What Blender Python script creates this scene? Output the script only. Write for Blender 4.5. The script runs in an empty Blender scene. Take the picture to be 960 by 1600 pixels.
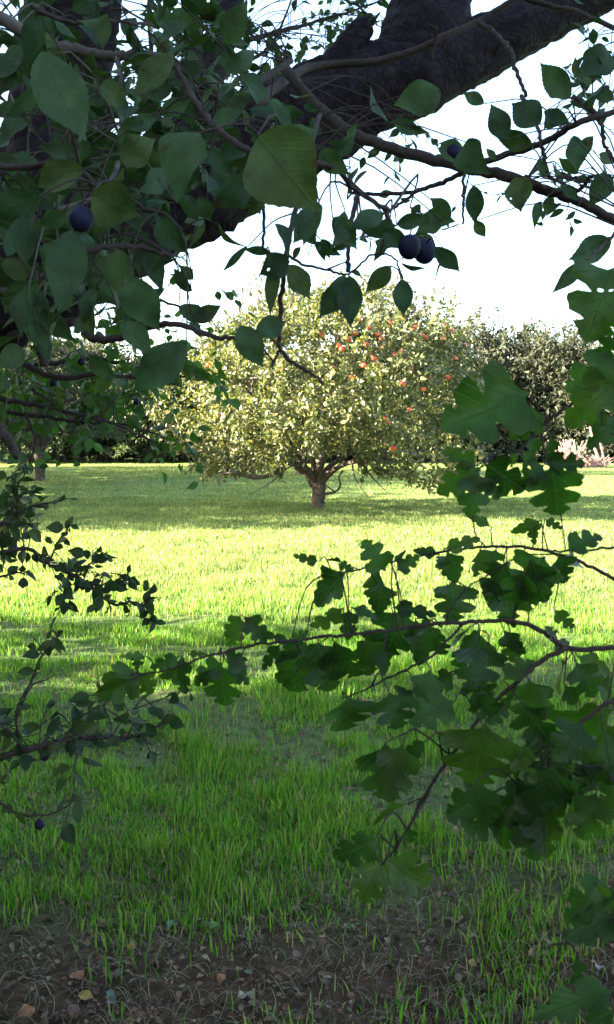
import bpy, math, random
import numpy as np
from mathutils import Vector

R = math.radians
rng = np.random.default_rng(7)
random.seed(7)
scene = bpy.context.scene

# ------------------------------------------------------------------ camera, sky, sun, exposure
FPX = 1331.0
EYE = 1.5
PITCH = math.atan(120 / FPX)
cam_d = bpy.data.cameras.new("camera")
cam = bpy.data.objects.new("camera", cam_d)
scene.collection.objects.link(cam)
cam_d.sensor_fit = 'VERTICAL'
cam_d.sensor_height = 24.0
cam_d.lens = 24.0 * FPX / 1600.0
cam_d.clip_start = 0.02
cam_d.dof.use_dof = True
cam_d.dof.focus_distance = 3.0
cam_d.dof.aperture_fstop = 13.0
cam_d.clip_end = 2000
cam.location = (0, 0, EYE)
cam.rotation_euler = (math.pi / 2 - PITCH, 0, 0)
scene.camera = cam

SUN_EL = 21.0
SUN_AZ = -97.0          # compass-like: 0 = +Y (away from the camera), -90 = left
world = bpy.data.worlds.new("World")
scene.world = world
world.use_nodes = True
wn = world.node_tree
bg = wn.nodes["Background"]
sky = wn.nodes.new("ShaderNodeTexSky")
sky.sky_type = 'NISHITA'
sky.sun_disc = False
sky.sun_elevation = R(SUN_EL)
sky.sun_rotation = R(SUN_AZ)
sky.air_density = 1.0
sky.dust_density = 2.0
wn.links.new(sky.outputs[0], bg.inputs[0])
bg.inputs[1].default_value = 0.069
sd = bpy.data.lights.new("sun", 'SUN')
sd.energy = 5.0
sd.angle = R(0.55)
sd.color = (1.0, 0.88, 0.72)
sun = bpy.data.objects.new("sun", sd)
scene.collection.objects.link(sun)
sdir = Vector((math.sin(R(SUN_AZ)) * math.cos(R(SUN_EL)), math.cos(R(SUN_AZ)) * math.cos(R(SUN_EL)), math.sin(R(SUN_EL))))
sun.rotation_euler = sdir.to_track_quat('Z', 'Y').to_euler()
sun.location = (-20, 0, 20)
vs = scene.view_settings
vs.view_transform = 'Standard'
vs.look = 'None'
vs.gamma = 1.0
vs.use_curve_mapping = False
vs.exposure = 3.75
scene.cycles.use_denoising = True
scene.cycles.max_bounces = 8
scene.cycles.diffuse_bounces = 4
scene.cycles.transmission_bounces = 4
scene.cycles.sample_clamp_indirect = 6.0

# ------------------------------------------------------------------ helpers
CP, SP = math.cos(PITCH), math.sin(PITCH)
CAM = np.array([0, 0, EYE])


def P(px, py, d):
    """place seen at photograph pixel (px,py) at depth d metres"""
    u = (px - 480) / FPX
    v = (800 - py) / FPX
    return np.array([d * u, d * (CP + v * SP), EYE + d * (-SP + v * CP)])


def unit(a):
    a = np.asarray(a, float)
    return a / (np.linalg.norm(a, axis=-1, keepdims=True) + 1e-12)


def _h(ix, iy, iz, s):
    n = (ix * 374761393 + iy * 668265263 + iz * 2147483647 + s * 974634777) & 0xFFFFFFFF
    n = ((n ^ (n >> 13)) * 1274126177) & 0xFFFFFFFF
    n = n ^ (n >> 16)
    return (n & 0xFFFF) / 65535.0


def vnoise(p, s=0):
    """value noise 0..1 on an (n,3) or (n,2) array"""
    p = np.asarray(p, float)
    if p.shape[1] == 2:
        p = np.concatenate([p, np.zeros((len(p), 1))], 1)
    i = np.floor(p).astype(np.int64)
    f = p - i
    f = f * f * (3 - 2 * f)
    out = 0
    for a in (0, 1):
        for b in (0, 1):
            for c in (0, 1):
                w = (f[:, 0] if a else 1 - f[:, 0]) * (f[:, 1] if b else 1 - f[:, 1]) * (f[:, 2] if c else 1 - f[:, 2])
                out = out + w * _h(i[:, 0] + a, i[:, 1] + b, i[:, 2] + c, s)
    return out


def fbm(p, s=0, o=3):
    p = np.asarray(p, float)
    t = 0
    a = 0.5
    n = 0
    for k in range(o):
        t = t + a * vnoise(p * 2 ** k, s + k)
        n += a
        a *= 0.5
    return t / n


class MB:
    """collects vertices, faces and uvs; build() links ONE mesh object"""
    def __init__(self):
        self.v, self.f, self.uv, self.n = [], [], [], 0

    def add(self, v, faces, uv=None):
        v = np.asarray(v, float).reshape(-1, 3)
        for F in (faces if isinstance(faces, list) else [faces]):
            self.f.append(np.asarray(F, np.int64) + self.n)
        self.v.append(v)
        self.uv.append(np.zeros((len(v), 2)) if uv is None else uv)
        self.n += len(v)

    def mesh(self, name, mat, origin=(0, 0, 0), smooth=True):
        V = np.concatenate(self.v) - np.asarray(origin, float)
        UV = np.concatenate(self.uv)
        li, ls, lt, c = [], [], [], 0
        for F in self.f:
            k = F.shape[1]
            li.append(F.ravel())
            ls.append(np.arange(len(F)) * k + c)
            lt.append(np.full(len(F), k))
            c += F.size
        li = np.concatenate(li); ls = np.concatenate(ls); lt = np.concatenate(lt)
        me = bpy.data.meshes.new(name)
        me.vertices.add(len(V)); me.vertices.foreach_set("co", V.ravel().astype(np.float32))
        me.loops.add(len(li)); me.loops.foreach_set("vertex_index", li.astype(np.int32))
        me.polygons.add(len(ls)); me.polygons.foreach_set("loop_start", ls.astype(np.int32))
        me.polygons.foreach_set("loop_total", lt.astype(np.int32))
        uvl = me.uv_layers.new(name="UVMap")
        uvl.data.foreach_set("uv", UV[li].ravel().astype(np.float32))
        me.polygons.foreach_set("use_smooth", np.full(len(ls), smooth))
        me.update(calc_edges=True)
        me.validate()
        for m in (mat if isinstance(mat, (list, tuple)) else [mat]):
            me.materials.append(m)
        return me

    def build(self, name, mat, parent=None, origin=(0, 0, 0), smooth=True):
        o = bpy.data.objects.new(name, self.mesh(name, mat, origin, smooth))
        scene.collection.objects.link(o)
        if parent is not None:
            o.parent = parent
        return o


def tag(o, label=None, cat=None, group=None, kind=None):
    if label: o['label'] = label
    if cat: o['category'] = cat
    if group: o['group'] = group
    if kind: o['kind'] = kind
    return o


def empty(name, loc, label, cat, group=None):
    o = bpy.data.objects.new(name, None)
    scene.collection.objects.link(o)
    o.location = loc
    o.empty_display_size = 0.3
    return tag(o, label, cat, group)


def copy_tree(root, loc, rz, sc, label, group=None):
    def cp(o, par):
        c = o.copy()
        scene.collection.objects.link(c)
        c.parent = par
        for ch in list(o.children):
            cp(ch, c)
        return c
    r = cp(root, None)
    r.location = loc
    r.rotation_euler = (0, 0, rz)
    r.scale = (sc, sc, sc) if not isinstance(sc, tuple) else sc
    r['label'] = label
    if group: r['group'] = group
    return r


def spline(pts, n):
    """Catmull-Rom through (k,m) points -> about n samples"""
    p = np.asarray(pts, float)
    if len(p) == 2:
        t = np.linspace(0, 1, n)[:, None]
        return p[0] * (1 - t) + p[1] * t
    e = np.concatenate([[2 * p[0] - p[1]], p, [2 * p[-1] - p[-2]]])
    k = len(p) - 1
    out = []
    for q in np.linspace(0, k, n):
        i = min(int(q), k - 1)
        t = q - i
        a, b, c, d = e[i], e[i + 1], e[i + 2], e[i + 3]
        out.append(0.5 * ((2 * b) + (-a + c) * t + (2 * a - 5 * b + 4 * c - d) * t * t + (-a + 3 * b - 3 * c + d) * t ** 3))
    return np.array(out)


def tube(mb, pts, rad, sides=6, rough=0.0, freq=10.0, seed=0, cap=True):
    pts = np.asarray(pts, float)
    n = len(pts)
    rad = np.full(n, rad) if np.isscalar(rad) else np.asarray(rad, float)
    tan = unit(np.gradient(pts, axis=0))
    up = np.array([0, 0, 1.0])
    if abs(tan[0] @ up) > 0.9: up = np.array([1.0, 0, 0])
    u = unit(np.cross(tan[0], up))
    a = np.linspace(0, 2 * math.pi, sides, endpoint=False)
    V = np.zeros((n, sides, 3))
    for i in range(n):
        u = unit(u - tan[i] * (u @ tan[i]))
        w = np.cross(tan[i], u)
        V[i] = pts[i] + rad[i] * (np.cos(a)[:, None] * u + np.sin(a)[:, None] * w)
    if rough:
        nrm = unit(V - pts[:, None, :])
        # bark: long ridges (elongated along the limb) plus knobs
        q = V.reshape(-1, 3)
        along = np.repeat(np.cumsum(np.r_[0, np.linalg.norm(np.diff(pts, axis=0), axis=1)]), sides)
        ang = np.tile(a, n)
        c = np.stack([np.cos(ang) * freq * .25, np.sin(ang) * freq * .25, along * freq * .5], 1)
        d = (fbm(c, seed, 3) - .5) * 1.0 + (vnoise(q * freq * 4, seed + 9) - .5) * .55 + (vnoise(q * 6, seed + 5) - .5) * .8
        V = V + nrm * (d.reshape(n, sides, 1) * rough * rad[:, None, None])
    idx = np.arange(n * sides).reshape(n, sides)
    F = np.stack([idx[:-1], np.roll(idx, -1, 1)[:-1], np.roll(idx, -1, 1)[1:], idx[1:]], -1).reshape(-1, 4)
    faces = [F]
    if cap:
        faces += [idx[-1][None, :], idx[0][::-1][None, :]]
    mb.add(V.reshape(-1, 3), faces)


# ------------------------------------------------------------------ leaf shapes
def side_to_template(mid, out, halves=True):
    """mid: x on the midrib, out: (x,y) of one outline side -> verts (x,y) and faces for both sides"""
    k = len(mid)
    out = np.array(out, float)
    V = [(m, 0.0) for m in mid]
    cols = [list(range(k))]
    steps = (0.5, 1.0) if halves else (1.0,)
    F = []
    for sgn in (1, -1):
        prev = cols[0]
        for s in steps:
            cur = []
            for i in range(k):
                cur.append(len(V))
                V.append((mid[i] + (out[i, 0] - mid[i]) * s, sgn * out[i, 1] * s))
            for i in range(k - 1):
                q = [prev[i], prev[i + 1], cur[i + 1], cur[i]]
                F.append(q if sgn < 0 else q[::-1])
            prev = cur
    return np.array(V), np.array(F)


def ovate(k=13, serr=0.03, halves=True, wmax=.5, skew=.85):
    t = np.linspace(0, 1, k)
    w = wmax * np.sin(math.pi * t ** skew) ** (0.85 + .45 * t)
    w[0] = w[-1] = 0.004
    x = t.copy()
    if serr:
        w = w + serr * np.where(np.arange(k) % 2 == 1, 1, -0.3) * (t > .12) * (t < .97)
        x = x + serr * .6 * np.where(np.arange(k) % 2 == 1, 1, 0)
    return side_to_template(t, np.stack([x, w], 1), halves)


OV_FINE = ovate(25, 0.012)
OV_MID = ovate(9, 0.0)
OV_LOW = ovate(4, 0, halves=False)
h_mid = [0, .08, .15, .20, .25, .29, .33, .37, .41, .45, .49, .53, .57, .61, .65, .69, .73, .77, .81, .85, .90, .95, 1.0]
h_out = [(0, .005), (.09, .07), (.14, .20), (.18, .38), (.25, .49), (.30, .51), (.35, .46), (.40, .48), (.46, .41), (.45, .26), (.48, .16),
         (.54, .33), (.61, .42), (.66, .42), (.71, .37), (.77, .34), (.765, .20), (.78, .13), (.86, .24), (.89, .22), (.92, .15), (.97, .11), (1.0, .005)]
HAW = side_to_template(h_mid, h_out)
h_mid2 = [0, .1, .2, .3, .36, .42, .48, .54, .6, .66, .72, .8, .88, .94, 1.0]
h_out2 = [(0, .005), (.12, .07), (.22, .22), (.32, .40), (.42, .42), (.47, .34), (.52, .34), (.52, .24), (.62, .30), (.70, .28), (.74, .2), (.84, .2), (.9, .13), (.97, .08), (1, .005)]
HAW2 = side_to_template(h_mid2, h_out2)


def leaves(mb, tpl, B, D, N, L, W, curl=0.15, fold=0.25, ripple=0.0):
    """n leaves at once: B base, D along the midrib, N blade normal, L length, W width/length factor"""
    T, F = tpl
    B = np.asarray(B, float).reshape(-1, 3); n = len(B)
    D = unit(np.asarray(D, float).reshape(-1, 3))
    N = np.asarray(N, float).reshape(-1, 3)
    N = unit(N - D * np.sum(N * D, 1, keepdims=True))
    S = np.cross(N, D)
    L = np.broadcast_to(np.asarray(L, float), (n,)); W = np.broadcast_to(np.asarray(W, float), (n,))
    cu = np.broadcast_to(np.asarray(curl, float), (n,)) * (0.5 + rng.random(n))
    fo = np.broadcast_to(np.asarray(fold, float), (n,)) * (0.3 + 1.2 * rng.random(n))
    ph = rng.random(n) * 6.28
    x = T[None, :, 0]; y = T[None, :, 1] * W[:, None]
    ay = np.abs(y)
    z = fo[:, None] * ay - cu[:, None] * x ** 2 * 0.8
    if ripple:
        z = z + ripple * np.sin(9 * x + ph[:, None] + np.sign(y) * 1.3) * ay * 1.5 + ripple * .4 * np.sin(4 * x + 2 * ph[:, None])
    y = y + (0.12 * np.sin(ph) * cu * 2)[:, None] * x ** 2
    V = B[:, None, :] + L[:, None, None] * (x[..., None] * D[:, None, :] + y[..., None] * S[:, None, :] + z[..., None] * N[:, None, :])
    k = len(T)
    FF = (F[None] + (np.arange(n) * k)[:, None, None]).reshape(-1, F.shape[1])
    uv = np.broadcast_to(np.stack([T[:, 0], T[:, 1] + .5], 1)[None], (n, k, 2)).reshape(-1, 2)
    mb.add(V.reshape(-1, 3), FF, uv)


# ------------------------------------------------------------------ materials
def new_mat(name):
    m = bpy.data.materials.new(name)
    m.use_nodes = True
    nt = m.node_tree
    nt.nodes.clear()
    out = nt.nodes.new("ShaderNodeOutputMaterial")
    return m, nt, out


def ramp(nt, stops, fac):
    r = nt.nodes.new("ShaderNodeValToRGB")
    e = r.color_ramp.elements
    while len(e) < len(stops): e.new(0.5)
    for i, (p, c) in enumerate(stops):
        e[i].position = p
        e[i].color = (*c, 1)
    nt.links.new(fac, r.inputs[0])
    return r.outputs[0]


def math_n(nt, op, a, b=None, clamp=False):
    n = nt.nodes.new("ShaderNodeMath"); n.operation = op; n.use_clamp = clamp
    for i, v in enumerate((a, b)):
        if v is None: continue
        if isinstance(v, (int, float)): n.inputs[i].default_value = v
        else: nt.links.new(v, n.inputs[i])
    return n.outputs[0]


def mixc(nt, fac, a, b, mode='MIX'):
    n = nt.nodes.new("ShaderNodeMix"); n.data_type = 'RGBA'; n.blend_type = mode
    if isinstance(fac, (int, float)): n.inputs[0].default_value = fac
    else: nt.links.new(fac, n.inputs[0])
    for i, v in ((6, a), (7, b)):
        if isinstance(v, tuple): n.inputs[i].default_value = (*v, 1)
        else: nt.links.new(v, n.inputs[i])
    return n.outputs[2]


def noise(nt, scale, detail=3, rough=.5, coord=None):
    n = nt.nodes.new("ShaderNodeTexNoise")
    n.inputs["Scale"].default_value = scale
    n.inputs["Detail"].default_value = detail
    n.inputs["Roughness"].default_value = rough
    if coord is None:
        coord = nt.nodes.new("ShaderNodeTexCoord").outputs["Object"]
    nt.links.new(coord, n.inputs["Vector"])
    return n.outputs[0]


def leaf_mat(name, stops, trans=.35, tcol=(1.3, 1.5, .6), rough=.5, veins=False, spots=None, spec=.35, blotch=6.0, holes=None):
    m, nt, out = new_mat(name)
    geo = nt.nodes.new("ShaderNodeNewGeometry")
    col = ramp(nt, stops, geo.outputs["Random Per Island"])
    if blotch:
        nz = noise(nt, blotch, 5, .65)
        k = math_n(nt, 'MULTIPLY_ADD', nz, 2.6)
        nt.nodes[-1].inputs[2].default_value = -.3
        col = mixc(nt, 1.0, col, k, 'MULTIPLY')
    height = None
    if veins:
        uvn = nt.nodes.new("ShaderNodeUVMap")
        sep = nt.nodes.new("ShaderNodeSeparateXYZ"); nt.links.new(uvn.outputs[0], sep.inputs[0])
        ay = math_n(nt, 'ABSOLUTE', math_n(nt, 'SUBTRACT', sep.outputs[1], .5))
        mid = math_n(nt, 'SUBTRACT', 1.0, math_n(nt, 'MULTIPLY', ay, 55.0), True)
        s = math_n(nt, 'SINE', math_n(nt, 'MULTIPLY', math_n(nt, 'SUBTRACT', sep.outputs[0], math_n(nt, 'MULTIPLY', ay, .9)), 44.0))
        lat = math_n(nt, 'MULTIPLY', math_n(nt, 'SUBTRACT', s, .86, True), math_n(nt, 'MULTIPLY', noise(nt, 60, 2), 7.0), True)
        v = math_n(nt, 'MAXIMUM', mid, lat)
        height = v
        col = mixc(nt, math_n(nt, 'MULTIPLY', v, .55), col, (.075, .115, .05))
    if spots:
        nz = noise(nt, spots[0], 4, .6)
        f = math_n(nt, 'MULTIPLY', math_n(nt, 'SUBTRACT', nz, spots[1], True), 9.0, True)
        col = mixc(nt, f, col, spots[2])
    pb = nt.nodes.new("ShaderNodeBsdfPrincipled")
    nt.links.new(col, pb.inputs["Base Color"])
    pb.inputs["Roughness"].default_value = rough
    pb.inputs["Specular IOR Level"].default_value = spec
    if height is not None:
        bp = nt.nodes.new("ShaderNodeBump"); bp.inputs["Strength"].default_value = .6; bp.inputs["Distance"].default_value = .0015
        bp.invert = True
        nt.links.new(height, bp.inputs["Height"]); nt.links.new(bp.outputs[0], pb.inputs["Normal"])
    tr = nt.nodes.new("ShaderNodeBsdfTranslucent")
    nt.links.new(mixc(nt, 1.0, col, tcol, 'MULTIPLY'), tr.inputs[0])
    mx = nt.nodes.new("ShaderNodeMixShader"); mx.inputs[0].default_value = trans
    nt.links.new(pb.outputs[0], mx.inputs[1]); nt.links.new(tr.outputs[0], mx.inputs[2])
    res = mx.outputs[0]
    if holes:      # insect holes: nothing there
        tp_ = nt.nodes.new("ShaderNodeBsdfTransparent")
        hz = math_n(nt, 'GREATER_THAN', noise(nt, holes[0], 1, .4), holes[1])
        m2 = nt.nodes.new("ShaderNodeMixShader"); nt.links.new(hz, m2.inputs[0])
        nt.links.new(res, m2.inputs[1]); nt.links.new(tp_.outputs[0], m2.inputs[2]); res = m2.outputs[0]
    nt.links.new(res, out.inputs[0])
    return m


def rough_mat(name, stops, scale, bump=.5, dist=.01, rough=.9, stretch=None, detail=6, plates=0):
    m, nt, out = new_mat(name)
    tc = nt.nodes.new("ShaderNodeTexCoord").outputs["Object"]
    if stretch:
        mp = nt.nodes.new("ShaderNodeMapping"); mp.inputs["Scale"].default_value = stretch
        nt.links.new(tc, mp.inputs[0]); tc = mp.outputs[0]
    nz = noise(nt, scale, detail, .65, tc)
    col = ramp(nt, stops, nz)
    pb = nt.nodes.new("ShaderNodeBsdfPrincipled")
    nt.links.new(col, pb.inputs["Base Color"]); pb.inputs["Roughness"].default_value = rough
    pb.inputs["Specular IOR Level"].default_value = .2
    bp = nt.nodes.new("ShaderNodeBump"); bp.inputs["Strength"].default_value = bump; bp.inputs["Distance"].default_value = dist
    nz2 = noise(nt, scale * 2.2, 6, .7, tc)
    if plates:
        wv = nt.nodes.new("ShaderNodeVectorMath"); wv.operation = 'MULTIPLY_ADD'
        nn = nt.nodes.new("ShaderNodeTexNoise"); nn.inputs["Scale"].default_value = 9; nt.links.new(tc, nn.inputs["Vector"])
        nt.links.new(nn.outputs[1], wv.inputs[0]); wv.inputs[1].default_value = (.12, .12, .12); nt.links.new(tc, wv.inputs[2])
        vo = nt.nodes.new("ShaderNodeTexVoronoi"); vo.feature = 'DISTANCE_TO_EDGE'; vo.inputs["Scale"].default_value = plates
        nt.links.new(wv.outputs[0], vo.inputs["Vector"])
        cr_ = math_n(nt, 'MULTIPLY', vo.outputs["Distance"], 4.5, True)
        nz2 = math_n(nt, 'ADD', nz2, math_n(nt, 'MULTIPLY', cr_, .6))
        nt.links.new(mixc(nt, 1.0, col, math_n(nt, 'MULTIPLY_ADD', cr_, .5), 'MULTIPLY'), pb.inputs["Base Color"])
        [n_ for n_ in nt.nodes if n_.type == 'MATH' and n_.operation == 'MULTIPLY_ADD'][-1].inputs[2].default_value = .5
    nt.links.new(nz2, bp.inputs["Height"]); nt.links.new(bp.outputs[0], pb.inputs["Normal"])
    nt.links.new(pb.outputs[0], out.inputs[0])
    return m


M = {}
M['plum_leaf'] = leaf_mat('plum_leaf', [(0, (.025, .050, .026)), (.5, (.038, .074, .036)), (.85, (.040, .072, .025)), (1, (.055, .075, .022))],
                          trans=.26, tcol=(.9, 1.3, .45), rough=.6, spec=.2, veins=True, spots=(45, .62, (.05, .028, .018)), blotch=30, holes=(75, .80))
M['plum_leaf_far'] = leaf_mat('plum_leaf_far', [(0, (.028, .068, .018)), (.6, (.045, .10, .024)), (1, (.08, .12, .028))],
                              trans=.4, tcol=(1.1, 1.5, .4), rough=.55)
M['haw_leaf'] = leaf_mat('hawthorn_leaf', [(0, (.016, .042, .008)), (.6, (.028, .068, .012)), (.985, (.05, .085, .014)), (1, (.085, .06, .014))],
                         trans=.48, tcol=(1.1, 1.7, .35), rough=.38, veins=True, spots=(30, .69, (.06, .035, .014)), spec=.28, blotch=25, holes=(80, .82))
M['sloe_leaf'] = leaf_mat('sloe_leaf', [(0, (.015, .034, .011)), (.7, (.024, .05, .014)), (1, (.045, .06, .016))], trans=.32, tcol=(1, 1.5, .4), rough=.55, spec=.25)
M['apple_leaf'] = leaf_mat('apple_leaf', [(0, (.06, .08, .027)), (.5, (.105, .125, .044)), (.8, (.175, .175, .07)), (1, (.29, .25, .12))],
                           trans=.28, tcol=(1.2, 1.25, .5), rough=.42, spec=.6, blotch=0)
M['hedge_leaf'] = leaf_mat('hedge_leaf', [(0, (.055, .064, .042)), (.5, (.072, .080, .054)), (.85, (.088, .092, .064)), (1, (.11, .105, .08))],
                           spec=.15, trans=.35, tcol=(1.1, 1.2, .6), rough=.6, blotch=.8)
M['dark_leaf'] = leaf_mat('dark_leaf', [(0, (.04, .06, .03)), (.6, (.06, .085, .035)), (1, (.11, .12, .05))], trans=.2, rough=.6, blotch=.8)
M['grass'] = None
M['plum_bark'] = rough_mat('plum_bark', [(.3, (.012, .009, .011)), (.55, (.019, .013, .017)), (.75, (.036, .027, .033))], 11, .4, .008, plates=34)
M['twig'] = rough_mat('twig_bark', [(.3, (.022, .016, .015)), (.7, (.055, .042, .036))], 90, .4, .002)
M['grey_twig'] = rough_mat('grey_twig_bark', [(.3, (.05, .043, .04)), (.7, (.13, .115, .10))], 60, .5, .003)
M['haw_bark'] = rough_mat('hawthorn_bark', [(.3, (.02, .014, .012)), (.7, (.05, .036, .028))], 90, .4, .002)
M['apple_bark'] = rough_mat('apple_bark', [(.3, (.04, .032, .027)), (.5, (.085, .068, .055)), (.72, (.17, .14, .11))], 9, .9, .03)
M['hedge_bark'] = rough_mat('hedge_bark', [(.3, (.04, .035, .03)), (.7, (.13, .11, .09))], 5, .6, .03)
M['dead_wood'] = rough_mat('dead_wood', [(.3, (.26, .15, .11)), (.7, (.50, .34, .27))], 8, .5, .01)


def fruit_mat(name, c1, c2, rough, coat=0.0, scale=12):
    m, nt, out = new_mat(name)
    geo = nt.nodes.new("ShaderNodeNewGeometry")
    col = ramp(nt, [(.35, c1), (.65, c2)], noise(nt, scale, 3))
    pb = nt.nodes.new("ShaderNodeBsdfPrincipled")
    nt.links.new(col, pb.inputs["Base Color"]); pb.inputs["Roughness"].default_value = rough
    pb.inputs["Coat Weight"].default_value = coat
    pb.inputs["Specular IOR Level"].default_value = .5 if coat else .15
    nt.links.new(pb.outputs[0], out.inputs[0])
    return m


M['plum'] = fruit_mat('plum_skin', (.004, .004, .010), (.012, .013, .045), .62, .0, 40)
M['sloe'] = fruit_mat('sloe_skin', (.003, .003, .008), (.008, .008, .022), .6, 0, 60)
M['apple'] = fruit_mat('apple_skin', (.62, .045, .03), (.70, .20, .07), .35, .3, 9)

# grass blades
m, nt, out = new_mat('grass_blade')
geo = nt.nodes.new("ShaderNodeNewGeometry")
lush = ramp(nt, [(0, (.045, .13, .010)), (.4, (.092, .25, .016)), (.75, (.145, .30, .022)), (.92, (.22, .27, .05)), (1, (.32, .26, .13))], geo.outputs["Random Per Island"])
dry = ramp(nt, [(0, (.09, .155, .038)), (.4, (.14, .215, .055)), (.75, (.225, .265, .09)), (1, (.40, .36, .18))], geo.outputs["Random Per Island"])  # drier open grass, its colour also paled to suggest overexposed sunlight
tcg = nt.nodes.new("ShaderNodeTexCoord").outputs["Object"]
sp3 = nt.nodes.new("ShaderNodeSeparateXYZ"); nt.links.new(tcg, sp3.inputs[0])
fdry_lit = math_n(nt, 'ADD', math_n(nt, 'MULTIPLY', math_n(nt, 'SUBTRACT', sp3.outputs[1], 5.6), .30), math_n(nt, 'MULTIPLY', math_n(nt, 'SUBTRACT', noise(nt, .7, 3), .5), .9), True)  # blend by distance into the drier, sun-paled tone
col = mixc(nt, fdry_lit, lush, dry)
big = noise(nt, .8, 3)
k = math_n(nt, 'MULTIPLY_ADD', big, 1.1); nt.nodes[-1].inputs[2].default_value = .42
col = mixc(nt, 1.0, col, k, 'MULTIPLY')
pb = nt.nodes.new("ShaderNodeBsdfPrincipled"); nt.links.new(col, pb.inputs["Base Color"]); pb.inputs["Roughness"].default_value = .45
pb.inputs["Specular IOR Level"].default_value = .3
tr = nt.nodes.new("ShaderNodeBsdfTranslucent"); nt.links.new(mixc(nt, 1.0, col, (1.25, 1.3, .75), 'MULTIPLY'), tr.inputs[0])
mx = nt.nodes.new("ShaderNodeMixShader"); mx.inputs[0].default_value = .42
nt.links.new(pb.outputs[0], mx.inputs[1]); nt.links.new(tr.outputs[0], mx.inputs[2]); nt.links.new(mx.outputs[0], out.inputs[0])
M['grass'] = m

# lawn soil: bare dark earth near the tree, green-brown thatch beyond
m, nt, out = new_mat('lawn_ground')
tc = nt.nodes.new("ShaderNodeTexCoord").outputs["Object"]
nz = noise(nt, 14, 6, .7, tc); nb = noise(nt, 1.1, 3, .5, tc)
soil = ramp(nt, [(.3, (.024, .014, .007)), (.55, (.055, .034, .019)), (.75, (.10, .068, .04))], nz)
thatch = ramp(nt, [(.3, (.03, .04, .014)), (.5, (.055, .09, .022)), (.8, (.13, .15, .05))], nz)
sep = nt.nodes.new("ShaderNodeSeparateXYZ"); nt.links.new(tc, sep.inputs[0])
f = math_n(nt, 'ADD', math_n(nt, 'MULTIPLY', math_n(nt, 'SUBTRACT', sep.outputs[1], 2.3), 1.1), math_n(nt, 'SUBTRACT', nb, .5), True)
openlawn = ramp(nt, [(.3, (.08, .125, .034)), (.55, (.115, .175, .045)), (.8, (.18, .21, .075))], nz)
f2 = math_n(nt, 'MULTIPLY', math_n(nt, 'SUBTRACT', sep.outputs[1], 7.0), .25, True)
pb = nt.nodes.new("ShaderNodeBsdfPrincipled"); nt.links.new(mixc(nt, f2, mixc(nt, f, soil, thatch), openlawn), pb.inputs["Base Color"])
pb.inputs["Roughness"].default_value = .95; pb.inputs["Specular IOR Level"].default_value = .1
bp = nt.nodes.new("ShaderNodeBump"); bp.inputs["Strength"].default_value = .8; bp.inputs["Distance"].default_value = .02
nt.links.new(nz, bp.inputs["Height"]); nt.links.new(bp.outputs[0], pb.inputs["Normal"]); nt.links.new(pb.outputs[0], out.inputs[0])
M['ground'] = m

# ------------------------------------------------------------------ ground
def gz(x, y):
    x = np.atleast_1d(np.asarray(x, float)); y = np.atleast_1d(np.asarray(y, float))
    p = np.stack([x, y], 1)
    near = np.exp(-((x / 40) ** 2 + ((y - 10) / 40) ** 2))
    return (.035 * (vnoise(p * .6, 3) - .5) + .03 * (vnoise(p * 2.3, 4) - .5)) * near


def axis(lo, hi, step0, far, nfar):
    a = np.arange(lo, hi, step0)
    t = np.linspace(0, 1, nfar)[1:]
    up = hi + (far - hi) * t ** 2.2
    dn = lo - (far - abs(lo)) * t ** 2.2
    return np.concatenate([dn[::-1], a, [hi], up])


xs = axis(-8, 8, .12, 500, 26)
ys = axis(-3, 18, .12, 600, 26)
X, Y = np.meshgrid(xs, ys, indexing='ij')
Z = gz(X.ravel(), Y.ravel())
idx = np.arange(X.size).reshape(X.shape)
F = np.stack([idx[:-1, :-1], idx[1:, :-1], idx[1:, 1:], idx[:-1, 1:]], -1).reshape(-1, 4)
g = MB(); g.add(np.stack([X.ravel(), Y.ravel(), Z], 1), F)
ground = g.build('lawn', M['ground'])
tag(ground, kind='structure')

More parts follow.
